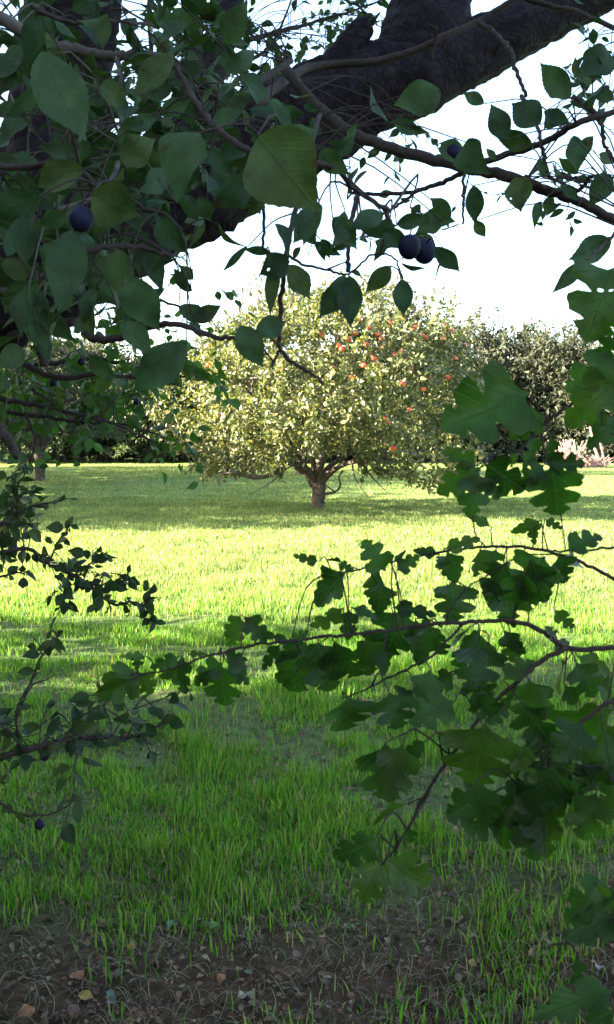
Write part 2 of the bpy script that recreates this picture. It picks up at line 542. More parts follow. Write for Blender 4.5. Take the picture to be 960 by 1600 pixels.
# ------------------------------------------------------------------ grass (nobody could count it)
def grass_zone(mb, y0, y1, dens, hmin, hmax, wid, segs, mask=None, margin=.9):
    hw = lambda y: y * 480 / FPX * 1.08 + margin
    area = (hw(y0) + hw(y1)) / 2 * 2 * (y1 - y0)
    n = int(hw(y1) * 2 * (y1 - y0) * dens)
    y = y0 + (y1 - y0) * rng.random(n)
    y = y[rng.random(n) < hw(y) / hw(y1)]; n = len(y)
    x = (rng.random(n) * 2 - 1) * hw(y)
    # pull into tufts
    p = np.stack([x, y], 1)
    keep = np.ones(n, bool)
    if mask is not None:
        keep = rng.random(n) < mask(x, y)
    x, y = x[keep], y[keep]
    n = len(x)
    p = np.stack([x, y], 1)
    tuft = .65 * vnoise(p * 6.5, 21) + .35 * vnoise(p * 2.1, 22)
    h = (hmin + (hmax - hmin) * rng.random(n)) * (.15 + 1.85 * tuft)
    az = rng.random(n) * 6.28
    lean = .12 + .5 * rng.random(n) ** 2
    la = rng.random(n) * 6.28 
    B = np.stack([x, y, gz(x, y) - .004], 1)
    lx, ly = np.cos(la) * lean, np.sin(la) * lean
    s = np.stack([np.cos(az), np.sin(az), np.zeros(n)], 1)
    w = wid * (.6 + .8 * rng.random(n))
    t = np.linspace(0, 1, segs + 1)
    rows = []
    for i, tt in enumerate(t):
        c = B + np.stack([lx * h * tt ** 1.8, ly * h * tt ** 1.8, h * (tt - .18 * lean * tt ** 2)], 1)
        if i < segs:
            ww = (w * (1 - tt ** 2) / 2)[:, None] * s
            rows += [c - ww, c + ww]
        else:
            rows += [c]
    V = np.stack(rows, 1)
    k = V.shape[1]
    off = (np.arange(n) * k)[:, None]
    quads = [np.array([[2 * i, 2 * i + 1, 2 * i + 3, 2 * i + 2]]) + off for i in range(segs - 1)]
    tri = np.array([[2 * segs - 2, 2 * segs - 1, 2 * segs]]) + off
    fs = ([np.concatenate(quads)] if quads else []) + [tri]
    mb.add(V.reshape(-1, 3), fs)


def near_mask(x, y):
    p = np.stack([x, y], 1)
    edge = 2.15 + 1.1 * (vnoise(p * 1.7, 8) - .5) + .8 * (vnoise(p * 5.1, 9) - .5)
    a = np.clip((y - edge) * 1.3, .07, 1) + .25 * (vnoise(p * 7.0, 12) > .62)
    patch = np.clip((fbm(p * 2.6, 31) - .40) * 7, .08, 1)
    # the dense tuft right of the middle and a lusher drift beyond it
    tuft = np.exp(-(((x + .02) / .18) ** 2 + ((y - 2.62) / .14) ** 2)) * .8
    return np.clip(a * patch + tuft, 0, 1)


gb = MB()
grass_zone(gb, 1.9, 4.2, 8000, .015, .075, .0050, 3, near_mask)
grass_zone(gb, 4.2, 7.0, 4800, .02, .075, .0062, 3, lambda x, y: np.clip((fbm(np.stack([x, y], 1) * 2.6, 31) - .37) * 7, .12, 1))
grass_zone(gb, 7.0, 11, 2400, .025, .075, .008, 2)
grass_zone(gb, 11, 20, 1100, .03, .06, .012, 2)
grass_zone(gb, 20, 50, 260, .025, .05, .028, 1, margin=3)
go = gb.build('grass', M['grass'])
tag(go, 'rough mown green orchard grass covering the lawn', 'grass', kind='stuff')

# ------------------------------------------------------------------ orchard trees
def crown_leaves(mb, C, A, n_shoots, per, leaf, tpl, hollow=.55, top=None, bottom=None, shoot_len=.28, seed=1, wf=.62):
    """shoots spread through a crown; top/bottom give crown height limits at (u,v) in the unit disc"""
    r = np.random.default_rng(seed)
    u = []
    while len(u) < n_shoots:
        q = r.uniform(-1, 1, (n_shoots * 2, 3))
        rr = np.linalg.norm(q, axis=1)
        ok = (rr < 1) & (r.random(len(q)) < np.clip((rr - hollow) / (1 - hollow), .07, 1))
        u.extend(q[ok].tolist())
    u = np.array(u[:n_shoots])
    # uneven outline: leave gaps and clumps
    nz = vnoise(u * 2.6 + seed * 7.1, seed)
    u = u * (0.76 + 0.44 * nz)[:, None]
    keep = vnoise(u * 4.6 + 31, seed + 2) > .36
    u = u[keep]
    n = len(u)
    zt = top(u[:, 0], u[:, 1]) if top else np.full(n, C[2] + A[2])
    zb = bottom(u[:, 0], u[:, 1]) if bottom else np.full(n, C[2] - A[2])
    flat = np.sqrt(np.clip(1 - u[:, 0] ** 2 - u[:, 1] ** 2, .02, 1))
    f = np.clip((u[:, 2] / flat + 1) / 2, 0, 1.05)
    pos = np.stack([C[0] + u[:, 0] * A[0], C[1] + u[:, 1] * A[1], zb + (zt - zb) * f], 1)
    out = unit(np.stack([u[:, 0], u[:, 1], u[:, 2] + .55], 1) + r.normal(0, .45, (n, 3)))
    sl = shoot_len * (.6 + .8 * r.random(n))
    tt = (np.arange(per) + .5) / per
    B = pos[:, None, :] + out[:, None, :] * (tt[None, :, None] * sl[:, None, None]) + r.normal(0, .03, (n, per, 3))
    side = unit(r.normal(0, 1, (n, per, 3)))
    D = unit(out[:, None, :] * .5 + side + np.array([0, 0, -.15]))
    N = unit(np.cross(D, r.normal(0, 1, (n, per, 3))) + np.array([0, 0, .7]))
    m = n * per
    leaves(mb, tpl, B.reshape(m, 3), D.reshape(m, 3), N.reshape(m, 3), leaf * (.7 + .6 * r.random(m)), wf, .3, .5)
    return pos, out


def branch_out(mb, start, targets, r0, seed, sides=6, sub=True):
    """woody limbs from a fork to targets with a natural sag, plus side branches"""
    r = np.random.default_rng(seed)
    for k, t in enumerate(targets):
        s = np.asarray(start, float); t = np.asarray(t, float)
        mid1 = s + (t - s) * .35 + np.array([0, 0, .10 * np.linalg.norm(t - s)]) + r.normal(0, .06, 3)
        mid2 = s + (t - s) * .7 + r.normal(0, .10, 3)
        pts = spline([s, mid1, mid2, t], 14)
        tube(mb, pts, np.linspace(r0, r0 * .25, 14), sides, .25, 12, seed + k)
        if sub:
            for j in range(4):
                i = r.integers(4, 13)
                e = pts[i] + unit((t - s) * .6 + r.normal(0, 1, 3) * np.linalg.norm(t - s) * .6) * (.5 + .5 * r.random())
                tube(mb, spline([pts[i], (pts[i] + e) / 2 + r.normal(0, .06, 3), e], 7), np.linspace(r0 * .35, r0 * .08, 7), 5)


# --- the fruiting apple tree in the middle
TD = 17.4
S = TD / FPX
base = P(495, 795, TD); base[2] = 0
tx = lambda px: (px - 480) * S
tz = lambda py: P(480, py, TD)[2]
at = empty('apple_tree', tuple(base), 'low spreading apple tree with red apples and pale sunlit leaves, standing alone mid lawn', 'tree')
w = MB()
tube(w, spline([base + [0, 0, -.1], [tx(497), base[1], tz(780)], [tx(499), base[1], tz(765)], [tx(495), base[1], tz(750)]], 16),
     np.r_[.19, .165, np.linspace(.145, .14, 12), .135, .11], 18, .35, 18, 5)
w.build('trunk', M['apple_bark'], at, base)
w = MB()
def tp(px, py, dy=0.0): return [tx(px), base[1] + dy, tz(py)]
for k, (pts, r0, r1) in enumerate([
    ([tp(492, 757), tp(482, 735, -.2), tp(458, 723, -.5), tp(434, 736, -.9), tp(404, 741, -1.2), tp(370, 730, -1.5)], .085, .03),
    ([tp(489, 758), tp(479, 741, .2), tp(462, 731, .3), tp(430, 700, .8), tp(380, 650, 1.2)], .07, .02),
    ([tp(497, 755), tp(500, 725), tp(508, 680, .2), tp(520, 600, .3), tp(530, 520, .2)], .085, .015),
    ([tp(494, 755), tp(488, 715, .2), tp(470, 650, .1), tp(440, 560, -.2), tp(425, 500, -.2)], .07, .015),
    ([tp(500, 757), tp(516, 738, -.1), tp(545, 722, -.2), tp(600, 715, -.5), tp(660, 700, -.8)], .08, .02),
    ([tp(500, 757), tp(510, 735, .3), tp(560, 700, .9), tp(640, 640, 1.5), tp(690, 590, 1.7)], .07, .02),
    ([tp(497, 757), tp(505, 720, -.4), tp(540, 640, -1.0), tp(570, 560, -1.3)], .06, .015),
    ([tp(494, 757), tp(470, 715, -.4), tp(420, 640, -1.1), tp(360, 590, -1.3)], .06, .015),
    ([tp(503, 771), tp(514, 771), tp(526, 767), tp(532, 758), tp(530, 745), tp(536, 735)], .03, .015),
    ([tp(524, 768), tp(514, 762, .1), tp(508, 757, .15)], .018, .008)]):
    q = spline(pts, 22)
    tube(w, q, np.linspace(r0, r1, 22), 9, .3, 20, 40 + k)
    r_ = np.random.default_rng(90 + k)
    if k < 8:
        for j in range(9):
            i = r_.integers(8, 21)
            e = q[i] + unit(unit(q[-1] - q[0]) + r_.normal(0, .8, 3)) * (.4 + .7 * r_.random())
            tube(w, spline([q[i], (q[i] + e) / 2 + r_.normal(0, .07, 3), e], 7), np.linspace(.022, .006, 7), 5)
limbs_mb = w

txs = np.array([268, 285, 300, 340, 380, 420, 480, 540, 600, 650, 700, 726, 738]) * 1.0
ttop = np.array([625, 584, 556, 522, 494, 478, 470, 472, 478, 490, 512, 555, 615]) * 1.0
tbot = np.array([650, 695, 712, 738, 742, 738, 702, 704, 728, 752, 735, 700, 650]) * 1.0
cx = tx(511); ax_ = (748 - 275) / 2 * S
def top_f(u, v):
    px = 511 + u * 236
    e = np.sqrt(np.clip(1 - v ** 2 * .8, .05, 1))
    zt = tz(1) * 0 + np.interp(px, txs, ttop)
    mid = 640.0
    return EYE + (680 - (mid + (zt - mid) * e)) * S * 1.0
def bot_f(u, v):
    px = 511 + u * 236
    e = np.sqrt(np.clip(1 - v ** 2 * .6, .05, 1))
    zb = np.interp(px, txs, tbot)
    mid = 640.0
    return EYE + (680 - (mid + (zb - mid) * e)) * S
lv = MB()
C = np.array([cx, base[1], 2.0]); A = np.array([ax_, 2.9, 2.2])
crown_leaves(lv, C, A, 3900, 13, .100, OV_LOW, .45, top_f, bot_f, .34, 3, .58)
# upright water shoots above the crown
r_ = np.random.default_rng(12)
shw = limbs_mb
for i in range(95):
    px = r_.uniform(330, 735); v = r_.uniform(-.7, .7)
    z0 = float(top_f(np.array([(px - 511) / 236]), np.array([v]))[0]) - .25
    s0 = np.array([tx(px), base[1] + v * 2.6, z0]); ln = r_.uniform(.4, .85)
    if 560 < px < 640 or 370 < px < 430: ln *= 1.25
    e = s0 + np.array([r_.normal(0, .14), r_.normal(0, .12), ln])
    pts = spline([s0, (s0 + e) / 2 + r_.normal(0, .03, 3), e], 9)
    tube(shw, pts, np.linspace(.009, .003, 9), 4)
    nn = int(ln * 24)
    t = r_.random(nn)
    B = s0 + (e - s0) * t[:, None]
    D = unit(r_.normal(0, 1, (nn, 3)) + [0, 0, .5])
    leaves(lv, OV_LOW, B, D, r_.normal(0, 1, (nn, 3)) + [0, 0, .6], r_.uniform(.05, .09, nn), .5, .3, .5)
limbs_mb.build('limbs', M['apple_bark'], at, base)
lv.build('foliage', M['apple_leaf'], at, base, smooth=False)
# apples
apx = [(563, 500), (577, 512), (590, 522), (597, 528), (619, 555), (628, 550), (550, 590), (569, 571), (641, 576), (600, 655), (606, 660), (662, 608),
       (694, 508), (690, 520), (700, 510), (695, 528), (705, 515), (545, 530), (555, 520), (535, 545), (502, 524), (530, 540), (343, 648), (327, 570),
       (617, 555), (665, 527), (615, 700), (572, 538), (608, 505), (725, 540), (590, 520), (598, 542), (660, 525), (443, 575), (612, 507), (640, 560), (680, 500), (650, 512), (712, 560), (670, 590), (630, 600), (585, 560), (540, 500), (700, 590), (640, 640), (520, 575)]
a_mb = MB()
th = np.linspace(0, math.pi, 9); ph = np.linspace(0, 2 * math.pi, 12, endpoint=False)
rad = .040 * (np.sin(th) * 1.0)
zz = .036 * np.cos(th) * (1 - .25 * np.exp(-(np.sin(th) / .35) ** 2))
V = np.stack([np.outer(rad, np.cos(ph)), np.outer(rad, np.sin(ph)), np.repeat(zz[:, None], 12, 1)], -1).reshape(-1, 3)
ii = np.arange(9 * 12).reshape(9, 12)
a_mb.add(V, np.stack([ii[:-1], ii[1:], np.roll(ii, -1, 1)[1:], np.roll(ii, -1, 1)[:-1]], -1).reshape(-1, 4))
stalk = MB(); tube(stalk, [[0, 0, .024], [.003, 0, .045], [.006, 0, .062]], .0025, 5)
ame = a_mb.mesh('apple', M['apple']); sme = stalk.mesh('stalk', M['twig'])
for i, (px, py) in enumerate(apx):
    u = (px - 511) / 236.
    zc = (py - 610) / 150.
    dep = -2.9 * math.sqrt(max(.05, 1 - u * u - zc * zc)) * .98 - .05
    d = TD + dep
    p = P(px, py, d)
    a = bpy.data.objects.new('apple', ame); scene.collection.objects.link(a)
    a.parent = at; a.location = tuple(p - base); s_ = random.uniform(1.25, 1.65); a.scale = (s_, s_, s_)
    a.rotation_euler = (random.uniform(-.4, .4), random.uniform(-.4, .4), random.uniform(0, 6))
    if i < 1: pass
    k_ = bpy.data.objects.new('stalk', sme); scene.collection.objects.link(k_); k_.parent = a


# --- plainer orchard trees, one built, the others copied
def plain_tree(loc, label, seed, leafmat, h=4.6, rad_=2.9):
    loc = np.array([loc[0], loc[1], 0.0])
    o = empty('orchard_tree', tuple(loc), label, 'tree')
    w = MB()
    tube(w, spline([loc + [0, 0, -.1], loc + [.03, 0, .4], loc + [-.02, 0, .95]], 14), np.r_[.26, .22, np.linspace(.18, .16, 12)], 14, .35, 14, seed)
    w.build('trunk', M['apple_bark'], o, loc)
    w = MB(); r = np.random.default_rng(seed)
    T = [loc + [math.cos(a) * rad_ * .7, math.sin(a) * rad_ * .7, h * (.45 + .25 * r.random())] for a in np.arange(6) * 1.05 + .3] + [loc + [.2, 0, h * .8]]
    branch_out(w, loc + [0, 0, .88], T, .10, seed)
    w.build('limbs', M['apple_bark'], o, loc)
    l = MB()
    crown_leaves(l, loc + [0, 0, h * .58], np.array([rad_, rad_, h * .42]), 2100, 12, .11, OV_LOW, .4, None, lambda u, v: 1.25 + .6 * vnoise(np.stack([u, v], 1) * 3, 5), .36, seed, .6)
    l.build('foliage', leafmat, o, loc, smooth=False)
    return o
pt = P(62, 750, 28.5)
t1 = plain_tree((pt[0], pt[1]), 'grey forked orchard tree at the far left of the lawn, before the hedge', 23, M['hedge_leaf'])
copy_tree(t1, (P(471, 740, 33)[0], P(471, 740, 33)[1], 0), 2.1, .95, 'shaded orchard tree standing directly behind the fruiting apple tree')
for i, (x, y, rz, sc, nm) in enumerate([(-9.6, 14.9, 1., .84, 'orchard tree just off the lawn, nearest the bright strip of grass'),
                                        (-10.6, 19.2, 2.6, .9, 'orchard tree in the row left of the fruiting apple tree'),
                                        (-12.6, 23.6, 4.0, 1., 'orchard tree in the row beside the forked grey tree'),
                                        (-17.0, 15.5, 5.0, 1.2, 'unseen orchard tree of the added shading row, nearest the viewer'),  # from here on: unseen trees added to deepen the lawn's shade
                                        (-18.5, 20.0, .4, 1.35, 'unseen orchard tree in the middle of the added shading row'),
                                        (-20.0, 25.0, 1.7, 1.6, 'tall unseen orchard tree of the added shading row'),
                                        (-22.5, 34.5, 4.4, 1.75, 'tallest unseen orchard tree, added off to the left for shade, near the hedge'),
                                        (-21.0, 29.5, 3.1, 1.6, 'tall unseen orchard tree at the far end of the added shading row')]):
    copy_tree(t1, (x, y, 0), rz, sc, nm)

# ------------------------------------------------------------------ hedgerow across the far side, each bush its own thing
def hedge_kind(name, seed, mat, h, r, upright, n=1500, leaf=.24, per=9):
    o = empty(name, (0, 0, 0), 'x', 'bush')
    w = MB(); rr = np.random.default_rng(seed)
    for k in range(7):
        a = rr.random() * 6.28; s = np.array([math.cos(a) * .5, math.sin(a) * .5, -.1])
        e = np.array([math.cos(a) * r * .6, math.sin(a) * r * .5, h * rr.uniform(.65, .95)])
        q = spline([s, s + (e - s) * .4 + rr.normal(0, .2, 3) + [0, 0, .4], e], 12)
        tube(w, q, np.linspace(.10, .02, 12), 6, .2, 6, seed + k)
        for j in range(5):
            i = rr.integers(4, 11); e2 = q[i] + unit(rr.normal(0, 1, 3) + [0, 0, .8]) * rr.uniform(.8, 1.8)
            tube(w, spline([q[i], (q[i] + e2) / 2, e2], 5), np.linspace(.03, .008, 5), 4)
    w.build('stems', M['hedge_bark'], o)
    l = MB()
    crown_leaves(l, np.array([0, 0, h * .5]), np.array([r, r * .8, h * .5]), n, per, leaf, OV_LOW, .35,
                 lambda u, v: h * (.82 + .34 * vnoise(np.stack([u, v], 1) * 4.5, seed)) * np.sqrt(np.clip(1.02 - .45 * (u * u + v * v), .1, 1)),
                 lambda u, v: .25 + 1.3 * vnoise(np.stack([u, v], 1) * 3, seed + 1) ** 2, upright, seed, .45)
    l.build('foliage', mat, o, smooth=False)
    return o
HK = [hedge_kind('hedge_tree', 51, M['hedge_leaf'], 6.6, 3.0, .9),
      hedge_kind('hedge_tree', 62, M['hedge_leaf'], 6.6, 2.6, .7),
      hedge_kind('hedge_tree', 73, M['dark_leaf'], 5.6, 2.8, .5)]
HG = 'trees and bushes of the hedgerow across the far side'
hs = [  # px of the middle, depth, kind, scale, rot, label
    (925, 47, 0, 1.0, 0.3, 'grey-green hedge tree at the right end, over the pale leaning stems'),
    (858, 48, 1, 1.04, 1.3, 'feathery grey-green hedge tree behind the pink brushwood heap'),
    (795, 49, 0, 1.08, 2.2, 'tall feathery hedge tree just right of the fruiting apple tree'),
    (730, 48, 1, 1.12, 3.1, 'tall hedge tree rising beside the right edge of the apple crown'),
    (655, 47, 2, 1.05, 4.2, 'dark hedge bush showing under the right of the apple crown'),
    (585, 48, 2, 1.05, 5.3, 'dark hedge bush right of the apple trunk, under its crown'),
    (515, 47, 1, .95, .9, 'hedge tree directly behind the apple trunk'),
    (440, 48, 2, 1.0, 1.9, 'dark hedge bush left of the apple trunk, behind its low boughs'),
    (370, 47, 2, 1.0, 2.9, 'dark hedge bush behind the left edge of the apple crown'),
    (300, 48, 1, .95, 3.9, 'pale-topped hedge tree filling the gap left of the apple crown'),
    (238, 47, 2, 1.0, 4.9, 'dark hedge bush below the red dangling apple, left of the fruiting tree'),
    (175, 48, 0, .95, 5.9, 'pale brownish hedge tree right of the forked grey tree'),
    (110, 47, 2, 1.0, .5, 'dark hedge bush just right of the forked grey trunk'),
    (45, 48, 1, .95, 1.5, 'hedge tree behind the forked grey trunk'),
    (-30, 47, 2, 1.05, 2.5, 'dark hedge bush at the left end of the hedgerow'),
    (1000, 48, 2, 1.1, 3.5, 'dark hedge bush past the leaning stems at the right edge')]
used = set()
for (px, d, k, sc, rz, lab) in hs:
    x = (px - 480) / FPX * d; y = d * CP
    if k not in used:
        used.add(k); o = HK[k]; o.location = (x, y, 0); o.rotation_euler = (0, 0, rz); o.scale = (sc,) * 3; o['label'] = lab; o['group'] = HG
    else:
        copy_tree(HK[k], (x, y, 0), rz, sc, lab, HG)
# second, darker rank closing the hedge below
def long_hedge(name, x0, y0, x1, y1, h0, h1, half, n, leaf, mat, label, seed, base_gap=.05, per=6):
    r = np.random.default_rng(seed)
    o = empty(name, ((x0 + x1) / 2, (y0 + y1) / 2, 0), label, 'hedge')
    org = np.array([(x0 + x1) / 2, (y0 + y1) / 2, 0])
    a = np.array([x0, y0]); b = np.array([x1, y1]); L = np.linalg.norm(b - a); dr = (b - a) / L; nn_ = np.array([-dr[1], dr[0]])
    t = r.random(n); s = r.uniform(-1, 1, n)
    hh = (h0 + (h1 - h0) * t) * (.8 + .35 * vnoise(np.stack([t * L * .7, t * 0], 1), seed))
    z = base_gap + (hh - base_gap) * r.random(n) * np.sqrt(np.clip(1 - s ** 4, 0, 1))
    xy = a + dr * (t * L)[:, None] + nn_ * (s * half)[:, None]
    C_ = np.stack([xy[:, 0], xy[:, 1], z], 1)
    B = (C_[:, None] + r.normal(0, .16, (n, per, 3))).reshape(-1, 3); B[:, 2] = np.maximum(B[:, 2], .03)
    l = MB(); m_ = n * per
    leaves(l, OV_LOW, B, r.normal(0, 1, (m_, 3)), r.normal(0, 1, (m_, 3)) + [0, 0, .4], leaf * r.uniform(.7, 1.3, m_), .6, .3, .5)
    l.build('foliage', mat, o, org, smooth=False)
    w = MB()
    for k in range(int(L / .8)):
        q = a + dr * (k * .8 + .4) + nn_ * r.normal(0, .15); hk = (h0 + (h1 - h0) * (k * .8 / L)) * .8
        p0 = np.array([q[0], q[1], -.1])
        tube(w, spline([p0, p0 + [r.normal(0, .2), r.normal(0, .2), hk * .5], p0 + [r.normal(0, .4), r.normal(0, .4), hk]], 10), np.linspace(.07, .015, 10), 6)
    w.build('stems', M['hedge_bark'], o, org)
    return o
long_hedge('hedge', -34, 51.5, 34, 51.5, 5.6, 5.6, 1.1, 9000, .34, M['dark_leaf'], 'long dark hedge closing the far side behind the hedgerow trees', 81)
# unseen tall hedge, added left of the photographer to shade the near grass
hx = -6.5
long_hedge('hedge', hx, -9, hx, 4.0, 7.0, 6.2, .8, 8000, .17, M['dark_leaf'], 'unseen tall hedge added left of the plum tree to shade the near grass', 82, per=13)
long_hedge('hedge', hx, 4.1, hx + .2, 6.5, 5.0, 1.5, .6, 380, .14, M['dark_leaf'], 'sloping thin end of the added unseen hedge left of the plum tree, thinning its shade', 83)  # tapered so the added hedge's shade fades out gradually

# dead wood at the hedge foot
def sticks(name, px, py, d, w_, h_, n, lab, cat, seed, mat, rr=.03):
    p = P(px, py, d); p[2] = 0
    r = np.random.default_rng(seed); mb = MB()
    for k in range(n):
        s = p + [r.uniform(-w_, w_) * .6, r.uniform(-.5, .5), 0]
        hh = h_ * r.random() ** .7
        e = s + [r.uniform(-w_, w_) * .8, r.uniform(-.4, .4), hh]
        tube(mb, spline([s, (s + e) / 2 + r.normal(0, .08, 3) * [1, 1, .3], e], 6), np.linspace(rr, rr * .35, 6) * r.uniform(.5, 1.3), 5)
    return tag(mb.build(name, mat, None), lab, cat)
o = sticks('brushwood_heap', 887, 719, 39.5, .75, 1.35, 130, 'sunlit pinkish heap of dead brushwood at the hedge foot', 'brushwood', 3, M['dead_wood'], .035)
o = sticks('brushwood_heap', 930, 721, 40, .8, .6, 120, 'low dull red-brown heap of brushwood right of the pink heap', 'brushwood', 4, M['dead_wood'], .03)
mb = MB()
p = P(941, 712, 41); p[2] = 0
tube(mb, spline([p, p + [-.35, 0, .9], p + [-.62, 0, 1.9]], 10), np.linspace(.09, .05, 10), 8, .2, 8, 2)
tube(mb, spline([p + [.18, 0, 0], p + [-.02, 0, .8], p + [-.2, 0, 1.5]], 10), np.linspace(.07, .04, 10), 8, .2, 8, 3)
tag(mb.build('leaning_stems', M['dead_wood']), 'two pale leaning bare stems at the hedge foot', 'stems')

# ------------------------------------------------------------------ the near plants
class Plant:
    """branches given as paths, leaves hung on them; each branch becomes a part, its foliage a sub-part"""
    def __init__(self, root, origin, wood, leafmat):
        self.root, self.org, self.wood, self.leafmat = root, np.asarray(origin, float), wood, leafmat
        self.paths = []
        self.sets = []

    def branch(self, pts, r0, r1, d=None, n=None, name='branch', mat=None, rough=.12):
        w = [P(p[0], p[1], p[2] if len(p) > 2 else d) for p in pts]
        n = n or max(8, len(pts) * 7)
        q = spline(w, n)
        q[1:-1] += rng.normal(0, .0006, (n - 2, 3)) * (np.linalg.norm(w[0] - CAM))
        mb = MB(); rr = np.linspace(r0, r1, n)
        tube(mb, q, rr, 8, rough, 60, len(self.paths))
        e = {'q': q, 'r': rr, 'wood': mb, 'leaf': MB(), 'name': name, 'mat': mat or self.wood, 'nl': 0}
        self.paths.append(e)
        return e

    def attach(self, base_, r=.0009, only=None, far=9.):
        best = None
        for e in (only or self.paths):
            dd = np.linalg.norm(e['q'] - base_, axis=1) + .25 * np.abs(e['q'][:, 1] - base_[1])
            i = int(dd.argmin())
            if best is None or dd[i] < best[0]: best = (dd[i], e, i)
        dist, e, i = best
        if dist > far: return None
        p0 = e['q'][i]
        g_ = np.array([0, 0, .12 * dist])
        if dist > .004:
            tube(e['wood'], spline([p0, (p0 + base_) / 2 + g_ + rng.normal(0, .05 * dist, 3), base_], 7), np.linspace(r * (1 + min(dist, .2) * 3), r * .8, 7), 5, cap=False)
        return e

    def leaf(self, x0, y0, x1, y1, d, wf, tpl, curl=.34, fold=.45, ripple=.12, tilt=.4, r=.0007, dd=None, only=None):
        b = P(x0, y0, d)
        ln_px = math.hypot(x1 - x0, y1 - y0)
        t = P(x1, y1, d + (rng.uniform(-.35, .25) if dd is None else dd) * ln_px * d / FPX)
        N = unit(CAM - (b + t) / 2) + rng.normal(0, tilt, 3)
        e = self.attach(b, r, only)
        L = np.linalg.norm(t - b)
        leaves(e['leaf'], tpl, b, t - b, N, L * (1.06 if tpl is HAW or tpl is HAW2 else .96), wf, curl, fold, ripple)
        e['nl'] += 1

    def spray(self, e, n, size, wf=.55, tpl=OV_MID, droop=.3, spread=1.0, t0=.1, pet=.012, curl=.2):
        """leaves along both sides of a branch"""
        q = e['q']; k = len(q)
        tt = t0 + (1 - t0) * (np.arange(n) + rng.random(n) * .7) / n
        tan = unit(np.gradient(q, axis=0))
        for j, t in enumerate(tt):
            i = min(k - 1, int(t * (k - 1)))
            s = unit(np.cross(tan[i], [0, 0, 1]) * (1 if j % 2 else -1) + rng.normal(0, .6, 3))
            dr = unit(tan[i] * .7 + s * spread + np.array([0, 0, -droop]))
            b = q[i] + dr * pet * (.5 + rng.random())
            tube(e['wood'], [q[i], (q[i] + b) / 2, b], .0007, 4, cap=False)
            L = size * (.6 + .7 * rng.random())
            N = unit(np.cross(dr, rng.normal(0, 1, 3)) + np.array([0, -.3, .6]))
            leaves(e['leaf'], tpl, b, dr, N, L, wf * (.85 + .3 * rng.random()), curl, .35, .03)
            e['nl'] += 1

    def twigs(self, poly, count, d0, d1, length, nleaf, size, bias=(0, 0, -.3), wf=.55, tpl=OV_MID, only=None, rr=.0011):
        """short leafy twigs filling a patch of crown (poly = rectangle in the photograph)"""
        for _ in range(count):
            px = rng.uniform(poly[0], poly[2]); py = rng.uniform(poly[1], poly[3]); d = rng.uniform(d0, d1)
            s = P(px, py, d)
            e = self.attach(s, rr, only, .38)
            if e is None: continue
            dr = unit(unit(s - e['q'][len(e['q']) // 2]) * .5 + rng.normal(0, .8, 3) + np.array(bias))
            t = s + dr * length * rng.uniform(.6, 1.2)
            q = spline([s, (s + t) / 2 + rng.normal(0, .08 * length, 3), t + [0, 0, -.15 * length]], 8)
            tube(e['wood'], q, np.linspace(rr, rr * .4, 8), 5)
            tmp = {'q': q, 'wood': e['wood'], 'leaf': e['leaf'], 'nl': 0}
            self.spray(tmp, nleaf, size, wf, tpl, t0=.0)
            e['nl'] += nleaf

    def finish(self):
        for e in [e for e in self.paths if e['wood'].n]:
            o = e['wood'].build(e['name'], e['mat'], self.root, self.org)
            if e['nl']:
                e['leaf'].build('foliage', self.leafmat, o, self.org)


# --- plum tree: trunk and heavy limbs
pb_ = P(-390, 1448, 2.6); pb_[2] = 0
plum = empty('plum_tree', tuple(pb_), 'old dark plum tree leaning over the view from the left, with black plums', 'tree')


def limb(name, pts, n=90, sides=40, rough=.22, seed=0):
    w = np.array([P(a, b, d) for a, b, d, r in pts]); rr = np.array([r * d / FPX for a, b, d, r in pts])
    q = spline(np.c_[w, rr], n)
    mb = MB(); tube(mb, q[:, :3], q[:, 3], sides, rough, 16, seed)
    mb.build(name, M['plum_bark'], plum, pb_)
    return q
Q = {}
Q['A'] = limb('limb', [(-300, 700, 2.55, 118), (-190, 570, 2.5, 112), (-70, 475, 2.45, 104), (60, 405, 2.4, 96), (180, 345, 2.4, 92), (300, 285, 2.4, 86), (420, 218, 2.4, 78),
                       (540, 157, 2.42, 67), (650, 112, 2.45, 57), (770, 66, 2.5, 46), (880, 8, 2.55, 44), (1020, -75, 2.6, 43), (1200, -190, 2.7, 38)], 150, 48, .3, 1)
Q['B'] = limb('limb', [(0, 430, 2.5, 80), (60, 330, 2.6, 78), (92, 200, 2.65, 74), (108, 60, 2.7, 72), (118, -100, 2.75, 68), (140, -300, 2.8, 60)], 80, 40, .3, 2)
Q['C'] = limb('limb', [(640, 120, 2.45, 62), (662, 70, 2.47, 66), (676, 10, 2.5, 60), (682, -60, 2.55, 54), (690, -160, 2.6, 50), (700, -300, 2.7, 44)], 60, 40, .22, 3)
Q['D'] = limb('limb', [(250, 290, 2.5, 30), (300, 180, 2.6, 28), (340, 80, 2.7, 24), (358, 20, 2.8, 20), (375, -70, 2.9, 18), (420, -250, 3.0, 14)], 60, 24, .25, 4)
Q['T'] = limb('trunk', [(-390, 1480, 2.62, 150), (-388, 1400, 2.62, 132), (-380, 1150, 2.6, 122), (-365, 900, 2.6, 118), (-330, 760, 2.58, 118), (-290, 690, 2.55, 112)], 90, 44, .3, 5)
# snapped stub with a jagged end
w = np.array([P(a, b, 2.35) for a, b in ((505, 120), (535, 85), (558, 55), (572, 38))])
mb = MB(); tube(mb, spline(w, 20), np.linspace(24, 15, 20) * 2.35 / FPX, 16, .45, 30, 6)
for k in range(7):
    s = w[-1] + rng.normal(0, .012, 3)
    tube(mb, [s - unit(w[-1] - w[0]) * .02, s + unit(w[-1] - w[0]) * rng.uniform(.0, .03)], [.009, .002], 5)
mb.build('stub', M['plum_bark'], plum, pb_)

